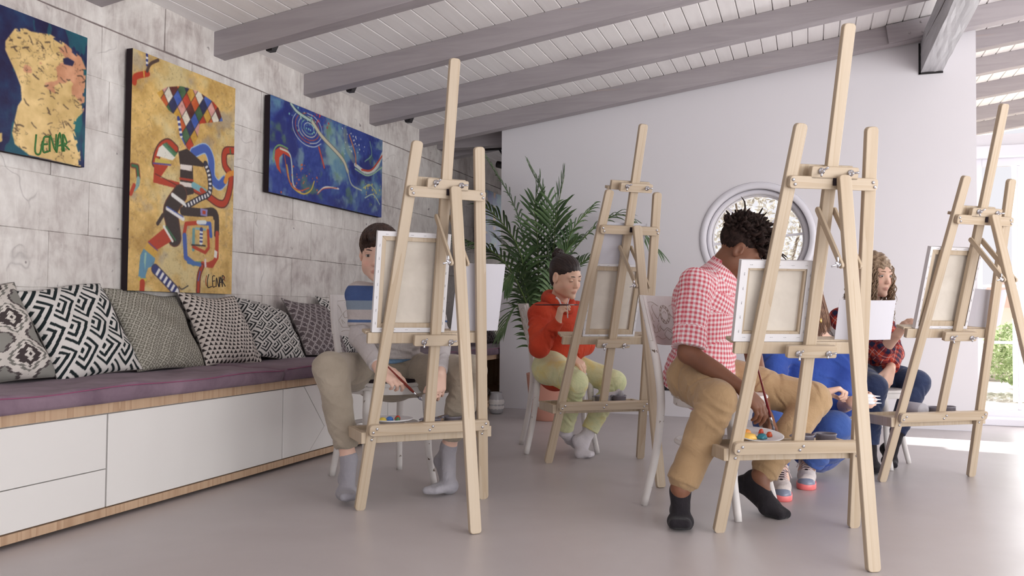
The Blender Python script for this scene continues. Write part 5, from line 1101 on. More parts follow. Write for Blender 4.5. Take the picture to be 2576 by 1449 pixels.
def hand(B,wrist,d,n,right=True,curl=(.5,.5,.6,.6,.4),sc=1.0,spread=.0,thumb=(.55,.55),fa=None):
    """palm normal n, finger direction d; curl per finger 0 (straight) .. 1 (closed); last entry is the thumb"""
    w=np.asarray(wrist,float); d=nz(d); n=np.asarray(n,float); n=nz(n-d*(n@d)); t=np.cross(d,n)*(1 if right else -1)
    S_=sc; offs=[.027,.009,-.009,-.026]; lens=[.070,.077,.071,.056]; kn=[.082,.085,.080,.072]; rr=[.0088,.0090,.0086,.0076]
    for i in range(4):
        base=w+(t*offs[i]+d*kn[i]+n*(-.002))*S_
        B.cone(w+t*offs[i]*.55*S_+d*.008*S_,base,.0165*S_,.0112*S_,k=.010*S_)
        a=0; p=base; dd=nz(d+t*spread*(1.5-i)*.12)
        for j,(fl,ac) in enumerate(((.45,.75),(.31,1.05),(.26,.75))):
            a+=curl[i]*ac*1.25; v=dd*math.cos(a)+n*math.sin(a); q_=p+v*lens[i]*fl*S_; B.cone(p,q_,rr[i]*S_*(1-.07*j),rr[i]*S_*(1-.07*(j+1)),k=.0035*S_); p=q_
    c=w+(t*.020+d*.022+n*.006)*S_; m1=c+(t*.022+d*.030+n*.012)*S_; v=nz(t*(thumb[0]-.55*curl[4])+d*.75+n*(thumb[1]*.4+.7*curl[4])); m2=m1+v*.032*S_; v2=nz(v+n*.45*curl[4]-t*.5*curl[4]); m3=m2+v2*.026*S_
    B.cone(c,m1,.016*S_,.0115*S_,k=.012*S_); B.cone(m1,m2,.0110*S_,.0095*S_,k=.004*S_); B.cone(m2,m3,.0096*S_,.0082*S_,k=.004*S_)
    return p
def foot(B,ankle,heel,ball,toe,r=1.0,k=.02,side=None):
    B.cone(ankle,heel,.031*r,.028*r,k=k); B.cone(ankle,ball,.032*r,.030*r,k=k,rad=[.033*r,.033*r,.031*r]); B.cone(heel,ball,.027*r,.030*r,k=k)
    s_=nz(side); 
    for o in (-.6,.1,.75): B.cone(ball+s_*.022*o*r,toe+s_*.030*o*r,.024*r,.0155*r,k=.012)
    B.cone(ball-s_*.016*r,ball+s_*.018*r,.026*r,.024*r,k=.015)
def clothmat(name,c1,c2,rough=.85,sheen=.2,weave=400,bs=.25):
    m=newmat(name,c1,rough,.15); q=N(m); t_=q.n('ShaderNodeNewGeometry'); n=q.noise(t_.outputs['Position'],7,4,.55); q.col(q.ramp(n,[(.3,c2),(.7,c1)])); q.b.inputs['Sheen Weight'].default_value=sheen
    n2=q.noise(t_.outputs['Position'],13,3,.5,1.6); n4=q.noise(t_.outputs['Position'],34,4,.6,1.0); n3=q.noise(t_.outputs['Position'],weave,1,.5); q.bump(q.math('ADD',q.math('ADD',q.math('MULTIPLY',n2,1.6),q.math('MULTIPLY',n4,.6)),q.math('MULTIPLY',n3,.12)),min(1,bs*2.0),.008); return m
def pattern(name,build,rough=.85):
    m=newmat(name,(.5,.5,.5,1),rough,.15); q=N(m); a=q.n('ShaderNodeAttribute',attribute_name='cl'); sp=q.n('ShaderNodeSeparateXYZ'); q.l(a.outputs['Vector'],sp.inputs[0]); build(q,sp.outputs[0],sp.outputs[1],sp.outputs[2]); t_=q.n('ShaderNodeNewGeometry'); q.bump(q.math('ADD',q.math('MULTIPLY',q.noise(t_.outputs['Position'],14,3,.5,1.6),1.5),q.noise(t_.outputs['Position'],34,4,.6,1.0)),.5,.008); return m
def P(*k): return [np.asarray(v,float) for v in k]
A_=lambda v:np.asarray(v,float)
def mid(a,b,t=.5): return A_(a)*(1-t)+A_(b)*t
def person(loc,label,body,V,tint,mat):
    e=empty('person',(0,0,0)); tag(e,label,'person'); vattr(body,'tint',tint); add('body',body,mat,e); return e
def torso(B,pel,che,sl,sr,rw=.13,rc=.145,rs=.06,fl=.68,uv=None,hem=None,fold=0,k=.04,**kw):
    up=nz(A_(che)-A_(pel)); sd=nz(A_(sr)-A_(sl)); fw=nz(np.cross(up,sd))
    a=hem if hem is not None else pel
    B.cone(a,che,rw,rc,rad=[rw,rw*.96,rc*.97,rc],flat=(fw,fl),k=k,uv=uv,fold=fold,ff=55,capa=hem is not None,**kw)
    top=mid(sl,sr); B.cone(che,top+up*.005,rc,rs,rad=[rc,rc*.95,rs*1.25],flat=(fw,fl),k=k,uv=(uv[0],uv[1]+np.linalg.norm(A_(che)-A_(a))) if uv else None)
    B.cone(sl,sr,rs,rs,k=k)
    return fw
def hairmat(name,c1,c2): 
    m=newmat(name,c1,.42,.4); q=N(m); t_=q.n('ShaderNodeTexCoord'); nn=q.noise(t_.outputs['Object'],60,4,.6,.8); q.col(q.ramp(nn,[(.35,c2),(.7,c1)])); q.bump(nn,.4,.003); return m
def strands(H,name,n,spawn,path,r,mat,parent,seed,seg=5):
    rg=np.random.default_rng(seed); L=[]
    for i in range(n):
        p0=spawn(rg); 
        if p0 is None: continue
        P_=path(p0,rg); L.append(([tuple(H.w(p)) for p in P_],[r*(1-.75*j/(len(P_)-1)) for j in range(len(P_))]))
    return add(name,tubes(name,L,n=seg),mat,parent)
def limb(B,a,b,ra,rm,rb,k=.02,**kw): B.cone(a,b,ra,rb,rad=[ra,rm,rb],k=k,**kw)

# ---------------------------------------------------------------- 1: boy in striped polo
H=Head((-1.751,3.192,1.025),(0.313,-0.931,-0.187),(0.063,-0.114,0.991),1.03); hips=P((-1.930,3.485,0.478),(-1.754,3.547,0.480)); pel=mid(*hips); che=A_((-1.784,3.379,0.750)); sL,sR=P((-1.893,3.274,0.852),(-1.632,3.431,0.856))
nk=A_((-1.765,3.339,0.889)); eL,eR=P((-1.879,3.263,0.661),(-1.557,3.431,0.663)); wL,wR=P((-1.664,3.046,0.549),(-1.468,3.223,0.520)); kL,kR=P((-1.882,3.032,0.538),(-1.358,3.294,0.527)); aL,aR=P((-1.795,3.043,0.168),(-1.485,3.355,0.191))
B=Sdf(.0045); H.build(B,nk,.046); B.cone(nk,che,.05,.07,k=.03); torso(B,pel,che,sL,sR,.085,.10,.04)
for s_,e_,w_ in ((sL,eL,wL),(sR,eR,wR)): limb(B,s_,e_,.040,.038,.032); limb(B,e_,w_,.033,.031,.0225)
for h_,k_,a_ in zip(hips,(kL,kR),(aL,aR)): limb(B,h_,k_,.060,.055,.042); limb(B,k_,a_,.044,.044,.030)
heL,baL,toL=P((-1.836,3.084,0.076),(-1.778,3.000,0.040),(-1.732,2.942,0.039)); heR,baR,toR=P((-1.543,3.400,0.119),(-1.461,3.305,0.035),(-1.496,3.207,0.031))
for a_,he,ba,to in ((aL,heL,baL,toL),(aR,heR,baR,toR)): B.cone(a_,he,.029,.022); B.cone(a_,ba,.028,.022); B.cone(ba,to,.02,.012)
hand(B,wL,(0.826,0.144,-0.544),(-0.552,0.612,-0.566),True,(.38,.5,.6,.65,.5),.98); hand(B,wR,(-0.056,-0.119,-0.991),(-0.565,0.825,0.026),False,(.22,.3,.38,.42,.35),.86)
me,V=B.mesh('body'); SK1=skinmat('fair_skin',lin(234,198,180),lin(222,182,164),lin(190,108,102)); e1=person(None,'boy with short brown hair in a blue striped polo, peeking from behind his canvas',me,V,H.tint(V),SK1); HR1=hairmat('dark_brown_hair',lin(70,46,36),lin(38,24,20)); H.eyes(e1,lin(74,54,40)); H.brows_lids(e1,SK1,HR1);B=Sdf(.004)
B.ell(H.w((0,-.018,.045)),np.array([.083,.100,.086])*1.03,H.M,.01); B.ell(H.w((.0,.055,.075)),np.array([.066,.045,.036]),H.M,.02); B.ell(H.w((0,.105,-.025)),np.array([.074,.06,.074]),H.M,.012,True); B.ell(H.w((0,.04,-.115)),np.array([.11,.10,.075]),H.M,.01,True)
def hn(P_,H=H): L=H.loc(P_); a=np.arctan2(L[:,0],L[:,1]+.02); return np.sin(a*34+3*np.sin(L[:,2]*60))*.6+np.sin(a*71+L[:,2]*40)*.4
me,_=B.mesh('hair',hn,.0028); hr=add('hair',me,HR1,e1)
strands(H,'hair_locks',420,lambda rg:np.array([rg.uniform(-.050,.050),rg.uniform(-.03,.08),.0])+np.array([0,0,.05]) ,lambda p,rg:[(p[0],p[1]*.9,.098+.02*rg.random()-abs(p[0])*.35),(p[0]*1.10+.003,p[1]+.022,.092-abs(p[0])*.42),(p[0]*1.10-.003,p[1]*.5+.058,.066-abs(p[0])*.45+.012*rg.random())],.0030,HR1,hr,4)
def polo(q,u,v,z):
    x=q.math('DIVIDE',q.math('SUBTRACT',z,.40),.60); r=q.n('ShaderNodeValToRGB'); r.color_ramp.interpolation='CONSTANT'; e=r.color_ramp.elements
    W_,B1,G_,LB=lin(204,196,194),lin(74,98,150),lin(142,158,176),lin(120,152,184)
    st=[(0,B1),(.08,W_),(.17,LB),(.27,W_),(.548,lin(84,112,160)),(.568,W_),(.642,G_),(.71,B1),(.817,W_),(.880,lin(92,120,162)),(.93,G_)]
    while len(e)<len(st): e.new(.5)
    for i,(p,c) in enumerate(st): e[i].position=p; e[i].color=c
    q.l(x,r.inputs[0]); t_=q.n('ShaderNodeNewGeometry'); nn=q.noise(t_.outputs['Position'],160,2,.5); q.col(q.mix(q.math('MULTIPLY',nn,.16),r.outputs[0],lin(120,118,124)))
POLO=pattern('striped_polo_knit',polo); B=Sdf(.005); torso(B,pel,che,sL,sR,.132,.136,.052,.72,uv=(.14,0),fold=.003,hem=mid(pel,che,.40))
for s_,e_ in ((sL,eL),(sR,eR)): m_=mid(s_,e_,.72); B.cone(s_,m_,.056,.050,k=.03,cap=True,uv=(.05,0),fold=.002); 
B.cone(nk+np.array([0,0,.01]),che,.053,.10,k=.03)
me,V=B.mesh('polo_shirt',cnoise,.0035); vattr(me,'cl',B.uvs(V,(0,0,1))); sh=add('polo_shirt',me,POLO,e1)
up=nz(nk-che); COLM=clothmat('grey_blue_collar',lin(150,164,182),lin(126,142,164)); B=Sdf(.004); cf=A_((0.371,-0.888,-0.270))
B.cone(nk+up*.018+A_((-0.942,-0.336,-0.009))*0+np.array([0,0,.0]),nk-up*.012,.056,.066,k=.01); 
for s_ in (-1,1): B.cone(nk+A_((0.942,0.336,0.009))*s_*.045+cf*.03,nk+A_((0.942,0.336,0.009))*s_*.030+cf*.065-np.array([0,0,.05]),.013,.007,k=.02)
me,V=B.mesh('collar'); add('collar',me,COLM,sh)
HEA=clothmat('heather_grey_sleeve',lin(206,200,200),lin(186,180,182)); 
for s_,e_,w_ in ((sL,eL,wL),(sR,eR,wR)):
    B=Sdf(.0045); B.cone(mid(s_,e_,.6),e_,.043,.044,k=.02,fold=.002); B.cone(e_,mid(e_,w_,.93),.044,.031,k=.02,cap=True,fold=.0028,ff=110); me,V=B.mesh('sleeve',cnoise,.0018); add('sleeve',me,HEA,e1)
KHG=clothmat('grey_beige_trousers',lin(178,166,150),lin(158,147,132)); B=Sdf(.0055); B.ell(pel+np.array([0,0,-.005]),(.135,.115,.10),None,.04); B.cone(hips[0],hips[1],.095,.095,k=.03); B.cone(pel,mid(pel,che,.46),.125,.118,k=.04,cap=True,flat=(nz(np.cross(che-pel,sR-sL)),.74),fold=.004)
for h_,k_,a_ in zip(hips,(kL,kR),(aL,aR)): limb(B,h_,k_,.098,.085,.070,k=.035,fold=.003); limb(B,k_,mid(k_,a_,.85),.068,.064,.052,k=.025,cap=True,fold=.0030); B.cone(mid(k_,a_,.80),mid(k_,a_,.88),.055,.046,k=.006,cap=True,capa=True)
me,V=B.mesh('trousers',cnoise,.006); add('trousers',me,KHG,e1)
SOCKG=clothmat('heather_grey_sock',lin(170,166,172),lin(150,148,156)); SOCKD=newmat('dark_sock_print',lin(40,44,62),.9,.1); TRIP=newmat('slate_blue_knit',lin(98,106,124),.9,.1)
for j,(a_,he,ba,to,kn_) in enumerate(((aL,heL,baL,toL,kL),(aR,heR,baR,toR,kR))):
    B=Sdf(.004); foot(B,a_,he,ba,to,.98,side=np.cross(nz(to-he),[0,0,1])); B.cone(a_,mid(a_,kn_,.05),.033,.034,k=.012,cap=True); me,V=B.mesh('sock',cnoise,.0008); so=add('sock',me,SOCKG,e1)
    c_=mid(a_,kn_,-.06)+A_(D([-.25,.35][j],0,1))*.034
    rg_=A_((0.942,0.336,0.009)); zz=np.array([0,0,1.])
    add('sock_print',tubes('sock_print',[([tuple(c_+rg_*(.006*math.cos(t)+o)+zz*.006*math.sin(t)) for t in np.linspace(math.pi,2*math.pi,7)],.0018) for o in (-.007,.007)],n=5),SOCKD,so)
brush((-1.602,2.972,0.576),(-1.532,3.183,0.407),'reddish wooden paintbrush held by the boy in the striped shirt',.0050)

# ---------------------------------------------------------------- 2: girl in red hoodie
H=Head((-1.271,4.448,0.979),(0.829,-0.462,-0.316),(0.200,-0.227,0.953),1.0); hips=P((-1.367,4.536,0.471),(-1.273,4.398,0.492)); hips=P((-1.353,4.413,0.478),(-1.330,4.633,0.489)); pel=mid(*hips); che=A_((-1.344,4.515,0.707)); sR_,sL_=P((-1.396,4.367,0.773),(-1.266,4.668,0.786)); nk=A_((-1.328,4.495,0.848))
eR_,wR_=P((-1.356,4.249,0.600),(-1.252,4.228,0.732)); eL_,wL_=P((-1.218,4.670,0.597),(-1.238,4.473,0.533)); kN,kF=P((-1.152,4.221,0.419),(-1.030,4.595,0.396)); aN,aF=P((-1.253,4.374,0.140),(-1.155,4.495,0.115))
B=Sdf(.0045); H.build(B,nk,.042,lids=True); B.cone(nk,che,.045,.07,k=.03); torso(B,pel,che,sL_,sR_,.085,.095,.035)
for s_,e_,w_ in ((sR_,eR_,wR_),(sL_,eL_,wL_)): limb(B,s_,e_,.036,.034,.028); limb(B,e_,w_,.030,.028,.021)
for h_,k_,a_ in zip(hips,(kN,kF),(aN,aF)): limb(B,h_,k_,.060,.055,.042); limb(B,k_,a_,.044,.042,.028)
heN,baN,toN=P((-1.255,4.481,0.082),(-1.240,4.594,0.045),(-1.235,4.660,0.043)); heF,baF,toF=P((-1.196,4.428,0.087),(-1.168,4.408,0.023),(-1.114,4.406,0.020))
for a_,he,ba,to in ((aN,heN,baN,toN),(aF,heF,baF,toF)): B.cone(a_,he,.027,.02); B.cone(a_,ba,.026,.02); B.cone(ba,to,.018,.011)
hand(B,wR_,(0.299,-0.194,0.934),(0.766,0.627,-0.146),True,(.62,.66,.72,.8,.6),.84); hand(B,wL_,(0.786,-0.357,-0.504),(-0.067,0.215,-0.974),False,(.4,.4,.5,.5,.4),.9)
me,V=B.mesh('body'); SK2=skinmat('warm_skin',lin(236,198,174),lin(226,184,158),lin(206,130,120)); e2=person(None,'girl with a dark hair bun in a red hoodie and pale green trousers',me,V,H.tint(V),SK2)
lm=MATS['lash']
HR2=hairmat('near_black_hair',lin(58,42,38),lin(30,20,20)); H.brows_lids(e2,SK2,HR2,-.28,-.36)
for x in (-1,1): add('closed_lashes',tubes('closed_lashes',[([tuple(H.w((x*.030+dx,.0685+.0131*math.sqrt(max(.05,1-(dx/.0135)**2))*.97,.003-.0036*(1-(dx/.0135)**2)))) for dx in np.linspace(-.0125,.0125,9)],[.0004,.0008,.0011,.0012,.0012,.0012,.0011,.0008,.0004])],n=5),lm,e2)
B=Sdf(.004); B.ell(H.w((0,-.020,.045)),np.array([.079,.095,.080]),H.M,.01); B.ell(H.w((0,.100,-.018)),np.array([.080,.055,.070]),H.M,.015,True); B.ell(H.w((0,.02,-.115)),np.array([.11,.10,.075]),H.M,.01,True); B.ell(H.w((0,-.06,-.02)),np.array([.055,.04,.06]),H.M,.03)
def hn2(P_,H=H): L=H.loc(P_); return np.sin(np.arctan2(L[:,0],L[:,2]-.02)*40+L[:,1]*20)*.6+np.sin(L[:,0]*300)*.4
for x in (-1,1): B.ell(H.w((x*.078,-.004,-.006)),np.array([.013,.024,.036]),H.M,.006,True)
me,_=B.mesh('hair',hn2,.0016); hr=add('hair',me,HR2,e2)
bc=np.array([-.030,-.118,.092]); L=[]; rg=np.random.default_rng(2)
for k in range(26):
    a0=rg.uniform(0,6.28); r0=rg.uniform(.010,.033); ph=rg.uniform(0,6.28); L.append(([tuple(H.w(bc+np.array([r0*math.cos(t+a0),.014*math.sin(2*t+ph),r0*math.sin(t+a0)]))) for t in np.linspace(0,4.6,16)],.0062))
add('hair_bun',tubes('hair_bun',L,n=6),HR2,hr)
REDM=clothmat('orange_red_fleece',lin(202,78,52),lin(184,62,42),.95,.05); B=Sdf(.005)
dn=nz(pel-che); torso(B,pel+dn*.005,che,sL_,sR_,.135,.140,.062,.78,uv=None,fold=.004); B.cone(mid(hips[0],hips[1])+np.array([0,0,.02]),pel+dn*.0,.135,.135,k=.03,flat=(nz(np.cross(dn,sR_-sL_)),.8))
limb(B,sR_,eR_,.056,.058,.052,k=.03,fold=.005); B.cone(eR_,mid(eR_,wR_,.72),.052,.042,k=.025,fold=.006); B.cone(mid(eR_,wR_,.6),mid(eR_,wR_,1.06),.034,.031,k=.012,cap=True)
limb(B,sL_,eL_,.056,.058,.054,k=.035,fold=.004); B.cone(eL_,mid(eL_,wL_,.9),.056,.034,k=.03,cap=True,fold=.004,ff=80)
me,V=B.mesh('hoodie',cnoise,.006); ho=add('hoodie',me,REDM,e2)
B=Sdf(.0045); bk=A_((-0.863,0.490,0.124)); fr=A_((0.848,-0.478,-0.228)); sd=nz(sL_-sR_); 
ring=[nk+sd*.075*math.cos(t)+fr*(.062*math.sin(t)+.01)+np.array([0,0,.012-.045*max(0,math.sin(t))]) for t in np.linspace(0,2*math.pi,15)]
for i in range(14): B.cone(ring[i],ring[i+1],.024,.024,k=.02)
B.cone(nk+bk*.07+np.array([0,0,.0]),nk+bk*.085+np.array([0,0,-.09]),.050,.045,k=.04); me,V=B.mesh('hood',cnoise,.004); add('hood',me,REDM,ho)
CORD=newmat('white_cord',lin(234,222,222),.8,.2)
add('drawstring',tubes('drawstring',[(cat([(-1.269,4.250,0.863),(-1.240,4.208,0.847),(-1.226,4.203,0.820)],5),.0048)],n=6,flat=.5),CORD,ho); add('drawstring',tubes('drawstring',[(cat([(-1.205,4.273,0.855),(-1.199,4.223,0.817),(-1.197,4.226,0.754)],5),.0052)],n=6,flat=.5),CORD,ho)
LIME=clothmat('tie_dye_lime_trousers',lin(214,214,160),lin(226,218,150)); q=N(LIME); t_=q.n('ShaderNodeNewGeometry'); q.col(q.ramp(q.noise(t_.outputs['Position'],6,3,.6,.8),[(.3,lin(196,204,156)),(.5,lin(220,220,176)),(.68,lin(226,212,138))]))
B=Sdf(.005); B.ell(pel,(.12,.12,.095),None,.04); B.cone(hips[0],hips[1],.095,.09,k=.03)
for h_,k_,a_ in zip(hips,(kN,kF),(aN,aF)): limb(B,h_,k_,.086,.074,.061,k=.03,fold=.003); limb(B,k_,mid(k_,a_,.92),.061,.054,.046,k=.025,cap=True,fold=.0035,ff=100)
me,V=B.mesh('trousers',cnoise,.004); add('trousers',me,LIME,e2)
SOCKW=clothmat('white_sock',lin(222,216,220),lin(206,200,206))
for a_,he,ba,to,kn_ in ((aN,heN,baN,toN,kN),(aF,heF,baF,toF,kF)):
    B=Sdf(.0045); foot(B,a_,he,ba,to,.90,side=np.cross(nz(to-he),[0,0,1])); B.cone(a_,mid(a_,kn_,.15),.031,.034,k=.012,cap=True); me,V=B.mesh('sock',cnoise,.0012); add('sock',me,SOCKW,e2)
brush((-1.373,4.204,0.822),(-1.120,4.167,0.823),'thin dark paintbrush held level by the girl in the red hoodie',.0034,lin(70,30,34))

# ---------------------------------------------------------------- 3: boy in red gingham shirt
H=Head((-0.269,3.529,1.036),(0.801,0.073,-0.594),(0.572,0.048,0.819),1.03); hips=P((-0.449,3.417,0.525),(-0.398,3.669,0.517)); pel=mid(*hips); che=A_((-0.414,3.516,0.814)); sR_,sL_=P((-0.423,3.351,0.903),(-0.303,3.712,0.911)); nk=A_((-0.332,3.530,0.969))
eR_,wR_=P((-0.444,3.267,0.630),(-0.236,3.217,0.505)); eL_,wL_=P((-0.243,3.762,0.663),(-0.171,3.542,0.381)); kN,kF=P((-0.324,3.187,0.464),(0.011,3.648,0.435)); aN,aF=P((-0.450,3.131,0.138),(-0.187,3.459,0.139))
B=Sdf(.0045); H.build(B,nk,.050); B.cone(nk,mid(sR_,sL_),.054,.06,k=.03); torso(B,pel,che,sL_,sR_,.09,.10,.038)
for s_,e_,w_ in ((sR_,eR_,wR_),(sL_,eL_,wL_)): limb(B,s_,e_,.042,.040,.036); limb(B,e_,w_,.038,.036,.0235)
for h_,k_,a_ in zip(hips,(kN,kF),(aN,aF)): limb(B,h_,k_,.062,.056,.045); limb(B,k_,a_,.047,.046,.033)
heN,baN,toN=P((-0.468,3.213,0.036),(-0.446,3.104,0.023),(-0.437,3.043,0.029)); heF,baF,toF=P((-0.256,3.499,0.098),(-0.150,3.412,0.036),(-0.098,3.388,0.016))
for a_,he,ba,to in ((aN,heN,baN,toN),(aF,heF,baF,toF)): B.cone(a_,he,.030,.022); B.cone(a_,ba,.029,.022); B.cone(ba,to,.02,.012)
hand(B,wR_,(0.659,0.093,-0.747),(-0.774,0.424,-0.470),True,(.35,.42,.5,.5,.5),1.06); hand(B,wL_,(0.300,-0.357,-0.885),(-0.772,-0.623,-0.129),False,(.4,.5,.55,.6,.5),1.06)
me,V=B.mesh('body'); SK3=skinmat('deep_brown_skin',lin(136,92,70),lin(112,74,56),lin(118,66,56)); e3=person(None,'boy with short dark twists in a red gingham shirt and khaki trousers, head bowed',me,V,H.tint(V),SK3); H.eyes(e3,lin(40,26,20),(0,-.4))
HR3=hairmat('black_twists',lin(58,44,40),lin(24,17,16)); HR3.node_tree.nodes['Principled BSDF'].inputs['Roughness'].default_value=.8; HR3.node_tree.nodes['Principled BSDF'].inputs['Specular IOR Level'].default_value=.15; B=Sdf(.004); B.ell(H.w((0,-.020,.046)),np.array([.080,.096,.082]),H.M,.01); B.ell(H.w((0,.105,-.012)),np.array([.085,.060,.065]),H.M,.012,True); B.ell(H.w((0,.03,-.110)),np.array([.11,.11,.080]),H.M,.012,True)
for x in (-1,1): B.ell(H.w((x*.080,-.006,-.006)),np.array([.014,.026,.038]),H.M,.006,True)
me,_=B.mesh('hair',lambda P_:np.sin(P_[:,0]*260)*np.sin(P_[:,1]*280)*np.sin(P_[:,2]*270),.002); hr=add('hair',me,HR3,e3)
def sp3(rg):
    while True:
        v=rg.normal(size=3); v/=np.linalg.norm(v)
        if v[2]>.22 or (v[1]>.45 and v[2]>.0): return v
def pa3(v,rg):
    p=np.array([0,-.018,.044])+v*np.array([.074,.090,.078]); l=rg.uniform(.020,.046); o=v*.8+np.array([0,.45,.15])+rg.normal(size=3)*.45; o/=np.linalg.norm(o); b=rg.normal(size=3)*.5; out=[]
    for j in range(7): t=j/6; out.append(p+o*l*t+b*l*t*t*.45+.0045*np.array([math.sin(9*t+v[0]*9),math.cos(9*t+v[1]*9),math.sin(8*t)]))
    return out
rgx=np.random.default_rng(6); L=[]
for k in range(470):
    v=sp3(rgx); Pp=pa3(v,rgx); L.append(([tuple(H.w(p)) for p in Pp],[.0066,.0078,.0068,.0078,.0066,.0060,.0030]))
for (v,l,o) in (((-.1,-.3,.9),.11,(-.1,-.75,.62)),((.1,-.1,.95),.075,(.05,-.1,1)),((0,0,1.),.07,(.1,.1,1)),((.1,.95,.3),.10,(.1,.9,.1)),((.3,.95,.2),.09,(.2,.8,-.45)),((-.2,.98,.2),.10,(-.1,.95,.35)),((.5,.8,.2),.08,(.3,.5,-.8))):
    v=nz(v); p=np.array([0,-.018,.044])+v*np.array([.074,.090,.078]); o=nz(o); L.append(([tuple(H.w(p+o*l*t+np.array([.006*math.sin(8*t),.0,.006*math.cos(9*t)]))) for t in np.linspace(0,1,8)],[.005,.005,.0045,.0042,.004,.0032,.0024,.0008]))
add('hair_twists',tubes('hair_twists',L,n=6),HR3,hr)
def ging(q,u,v,z):
    f=lambda a:q.math('GREATER_THAN',q.math('FRACT',q.math('DIVIDE',q.math('ADD',a,5.0),.0185)),.5)
    s=q.math('MULTIPLY',q.math('ADD',f(u),f(v)),.5); q.col(q.ramp(s,[(0,lin(232,222,224)),(.5,lin(224,166,172)),(1,lin(204,96,108))]))
GING=pattern('red_gingham_cotton',ging); B=Sdf(.0048); up=nz(che-pel); hem=pel-up*.045+A_((-0.999,-0.051,-0.000))*.02
torso(B,pel,che,sL_,sR_,.150,.150,.056,.76,uv=(.14,.055),hem=None,fold=.003); B.cone(hem,mid(pel,che,.3),.176,.150,k=.03,capa=True,flat=(nz(np.cross(up,sR_-sL_)),.84),uv=(.14,0),fold=.004)
B.cone(mid(sR_,sL_),nk,.08,.058,k=.05,uv=(.14,.33))
for s_,e_,t in ((sR_,eR_,.90),(sL_,eL_,.90)):
    m_=mid(s_,e_,t); B.cone(s_,m_,.064,.060,rad=[.062,.064,.058],k=.03,cap=True,uv=(.058,0),fold=.003); B.cone(mid(s_,e_,t-.24),mid(s_,e_,t+.03),.066,.066,k=.004,cap=True,capa=True,uv=(.062,.11))
me,V=B.mesh('gingham_shirt',cnoise,.0065); vattr(me,'cl',B.uvs(V,(-0.904,0.428,0.014))); sh=add('gingham_shirt',me,GING,e3)
B=Sdf(.004); cu=nz(H.w((0,-.02,-.05))-nk); ax=nz(np.cross(cu,sL_-sR_)); 
B.cone(nk-cu*.006,nk+cu*.034,.066,.062,k=.01,cap=True,capa=True,uv=(.06,.4)); B.cone(nk-cu*.03,nk+cu*.06,.053,.051,k=.004,sub=True)
f0=A_((0.890,0.065,-0.452)); B.cone(nk+f0*.055+A_((0.336,-0.941,-0.029))*.03,nk+f0*.062+A_((0.475,-0.199,-0.857))*.075,.012,.008,k=.02,uv=(.06,.4)); me,V=B.mesh('collar'); vattr(me,'cl',B.uvs(V,(-0.904,0.428,0.014))); add('collar',me,GING,sh)
BTN=lathe('shirt_button',[(.0055,0),(.0055,.0012),(.003,.0018),(.0005,.0018)],10)
for pp in ((-0.258,3.389,0.868),(-0.318,3.345,0.918)): o=add('shirt_button',BTN,PLATE,sh); o.matrix_world=Matrix.Translation(pp)@Matrix(((1,0,0,0),(0,1,0,0),(0,0,1,0),(0,0,0,1)))@Vector((0.662,-0.749,-0.024)).to_track_quat('Z','Y').to_matrix().to_4x4()
KHAK=clothmat('khaki_chinos',lin(178,149,114),lin(160,131,97)); B=Sdf(.005); B.ell(pel,(.13,.12,.095),None,.04); B.cone(hips[0],hips[1],.092,.092,k=.03)
for h_,k_,a_ in zip(hips,(kN,kF),(aN,aF)): limb(B,h_,k_,.092,.084,.070,k=.03,fold=.0035); limb(B,k_,mid(k_,a_,.88),.070,.066,.056,k=.025,fold=.0035); m_=mid(k_,a_,.80); B.cone(m_,mid(k_,a_,.93),.058,.058,k=.006,cap=True,capa=True)
me,V=B.mesh('trousers',cnoise,.006); tr=add('trousers',me,KHAK,e3)
SEAMM=newmat('dark_khaki_seam',lin(112,84,56),.9,.1)
SOCKB=clothmat('black_sock',lin(44,40,44),lin(34,31,35),.9,.1)
for a_,he,ba,to,kn_ in ((aN,heN,baN,toN,kN),(aF,heF,baF,toF,kF)):
    B=Sdf(.004); foot(B,mid(a_,he,.10 if a_ is aN else .30),he,ba,to,1.10,side=np.cross(nz(to-he),[0,0,1])); me,V=B.mesh('sock',cnoise,.001); add('sock',me,SOCKB,e3)
brush((-0.185,3.190,0.601),(-0.129,3.367,0.330),'dark red paintbrush held by the boy in the gingham shirt',.0048,lin(110,30,34))

# ---------------------------------------------------------------- 4: woman in blue crouching behind
H=Head((-0.035,4.256,0.832),(-0.656,-0.635,-0.409),(-0.093,-0.064,0.994),1.02); hips=P((-0.015,4.369,0.162),(0.085,4.319,0.184)); pel=mid(*hips); che=A_((0.004,4.323,0.487)); sR_,sL_=P((-0.166,4.196,0.594),(0.145,4.327,0.606)); nk=A_((0.013,4.300,0.671))
eR_,wR_=P((-0.163,4.119,0.365),(0.047,3.979,0.432)); eL_,wL_=P((0.142,4.260,0.351),(0.175,4.047,0.392)); kN,kF=P((-0.175,3.968,0.298),(0.102,4.068,0.274)); aN,aF=P((-0.118,3.868,0.062),(-0.021,4.137,0.056))
B=Sdf(.005); H.build(B,nk,.044); B.cone(nk,che,.05,.08,k=.04); torso(B,pel,che,sL_,sR_,.09,.10,.042)
B.cone(nk,mid(nk,sL_,.7),.045,.045,k=.04); B.cone(nk,mid(nk,sR_,.7),.045,.045,k=.04)
for s_,e_,w_ in ((sR_,eR_,wR_),(sL_,eL_,wL_)): limb(B,s_,e_,.038,.036,.032); limb(B,e_,w_,.034,.032,.024)
for h_,k_,a_ in zip(hips,(kN,kF),(aN,aF)): limb(B,h_,k_,.065,.058,.046); limb(B,k_,a_,.047,.045,.03)
for a_,s_ in ((aN,1),(aF,1)): B.cone(a_,a_+A_((0.201,-0.540,-0.817))*.07,.028,.024)
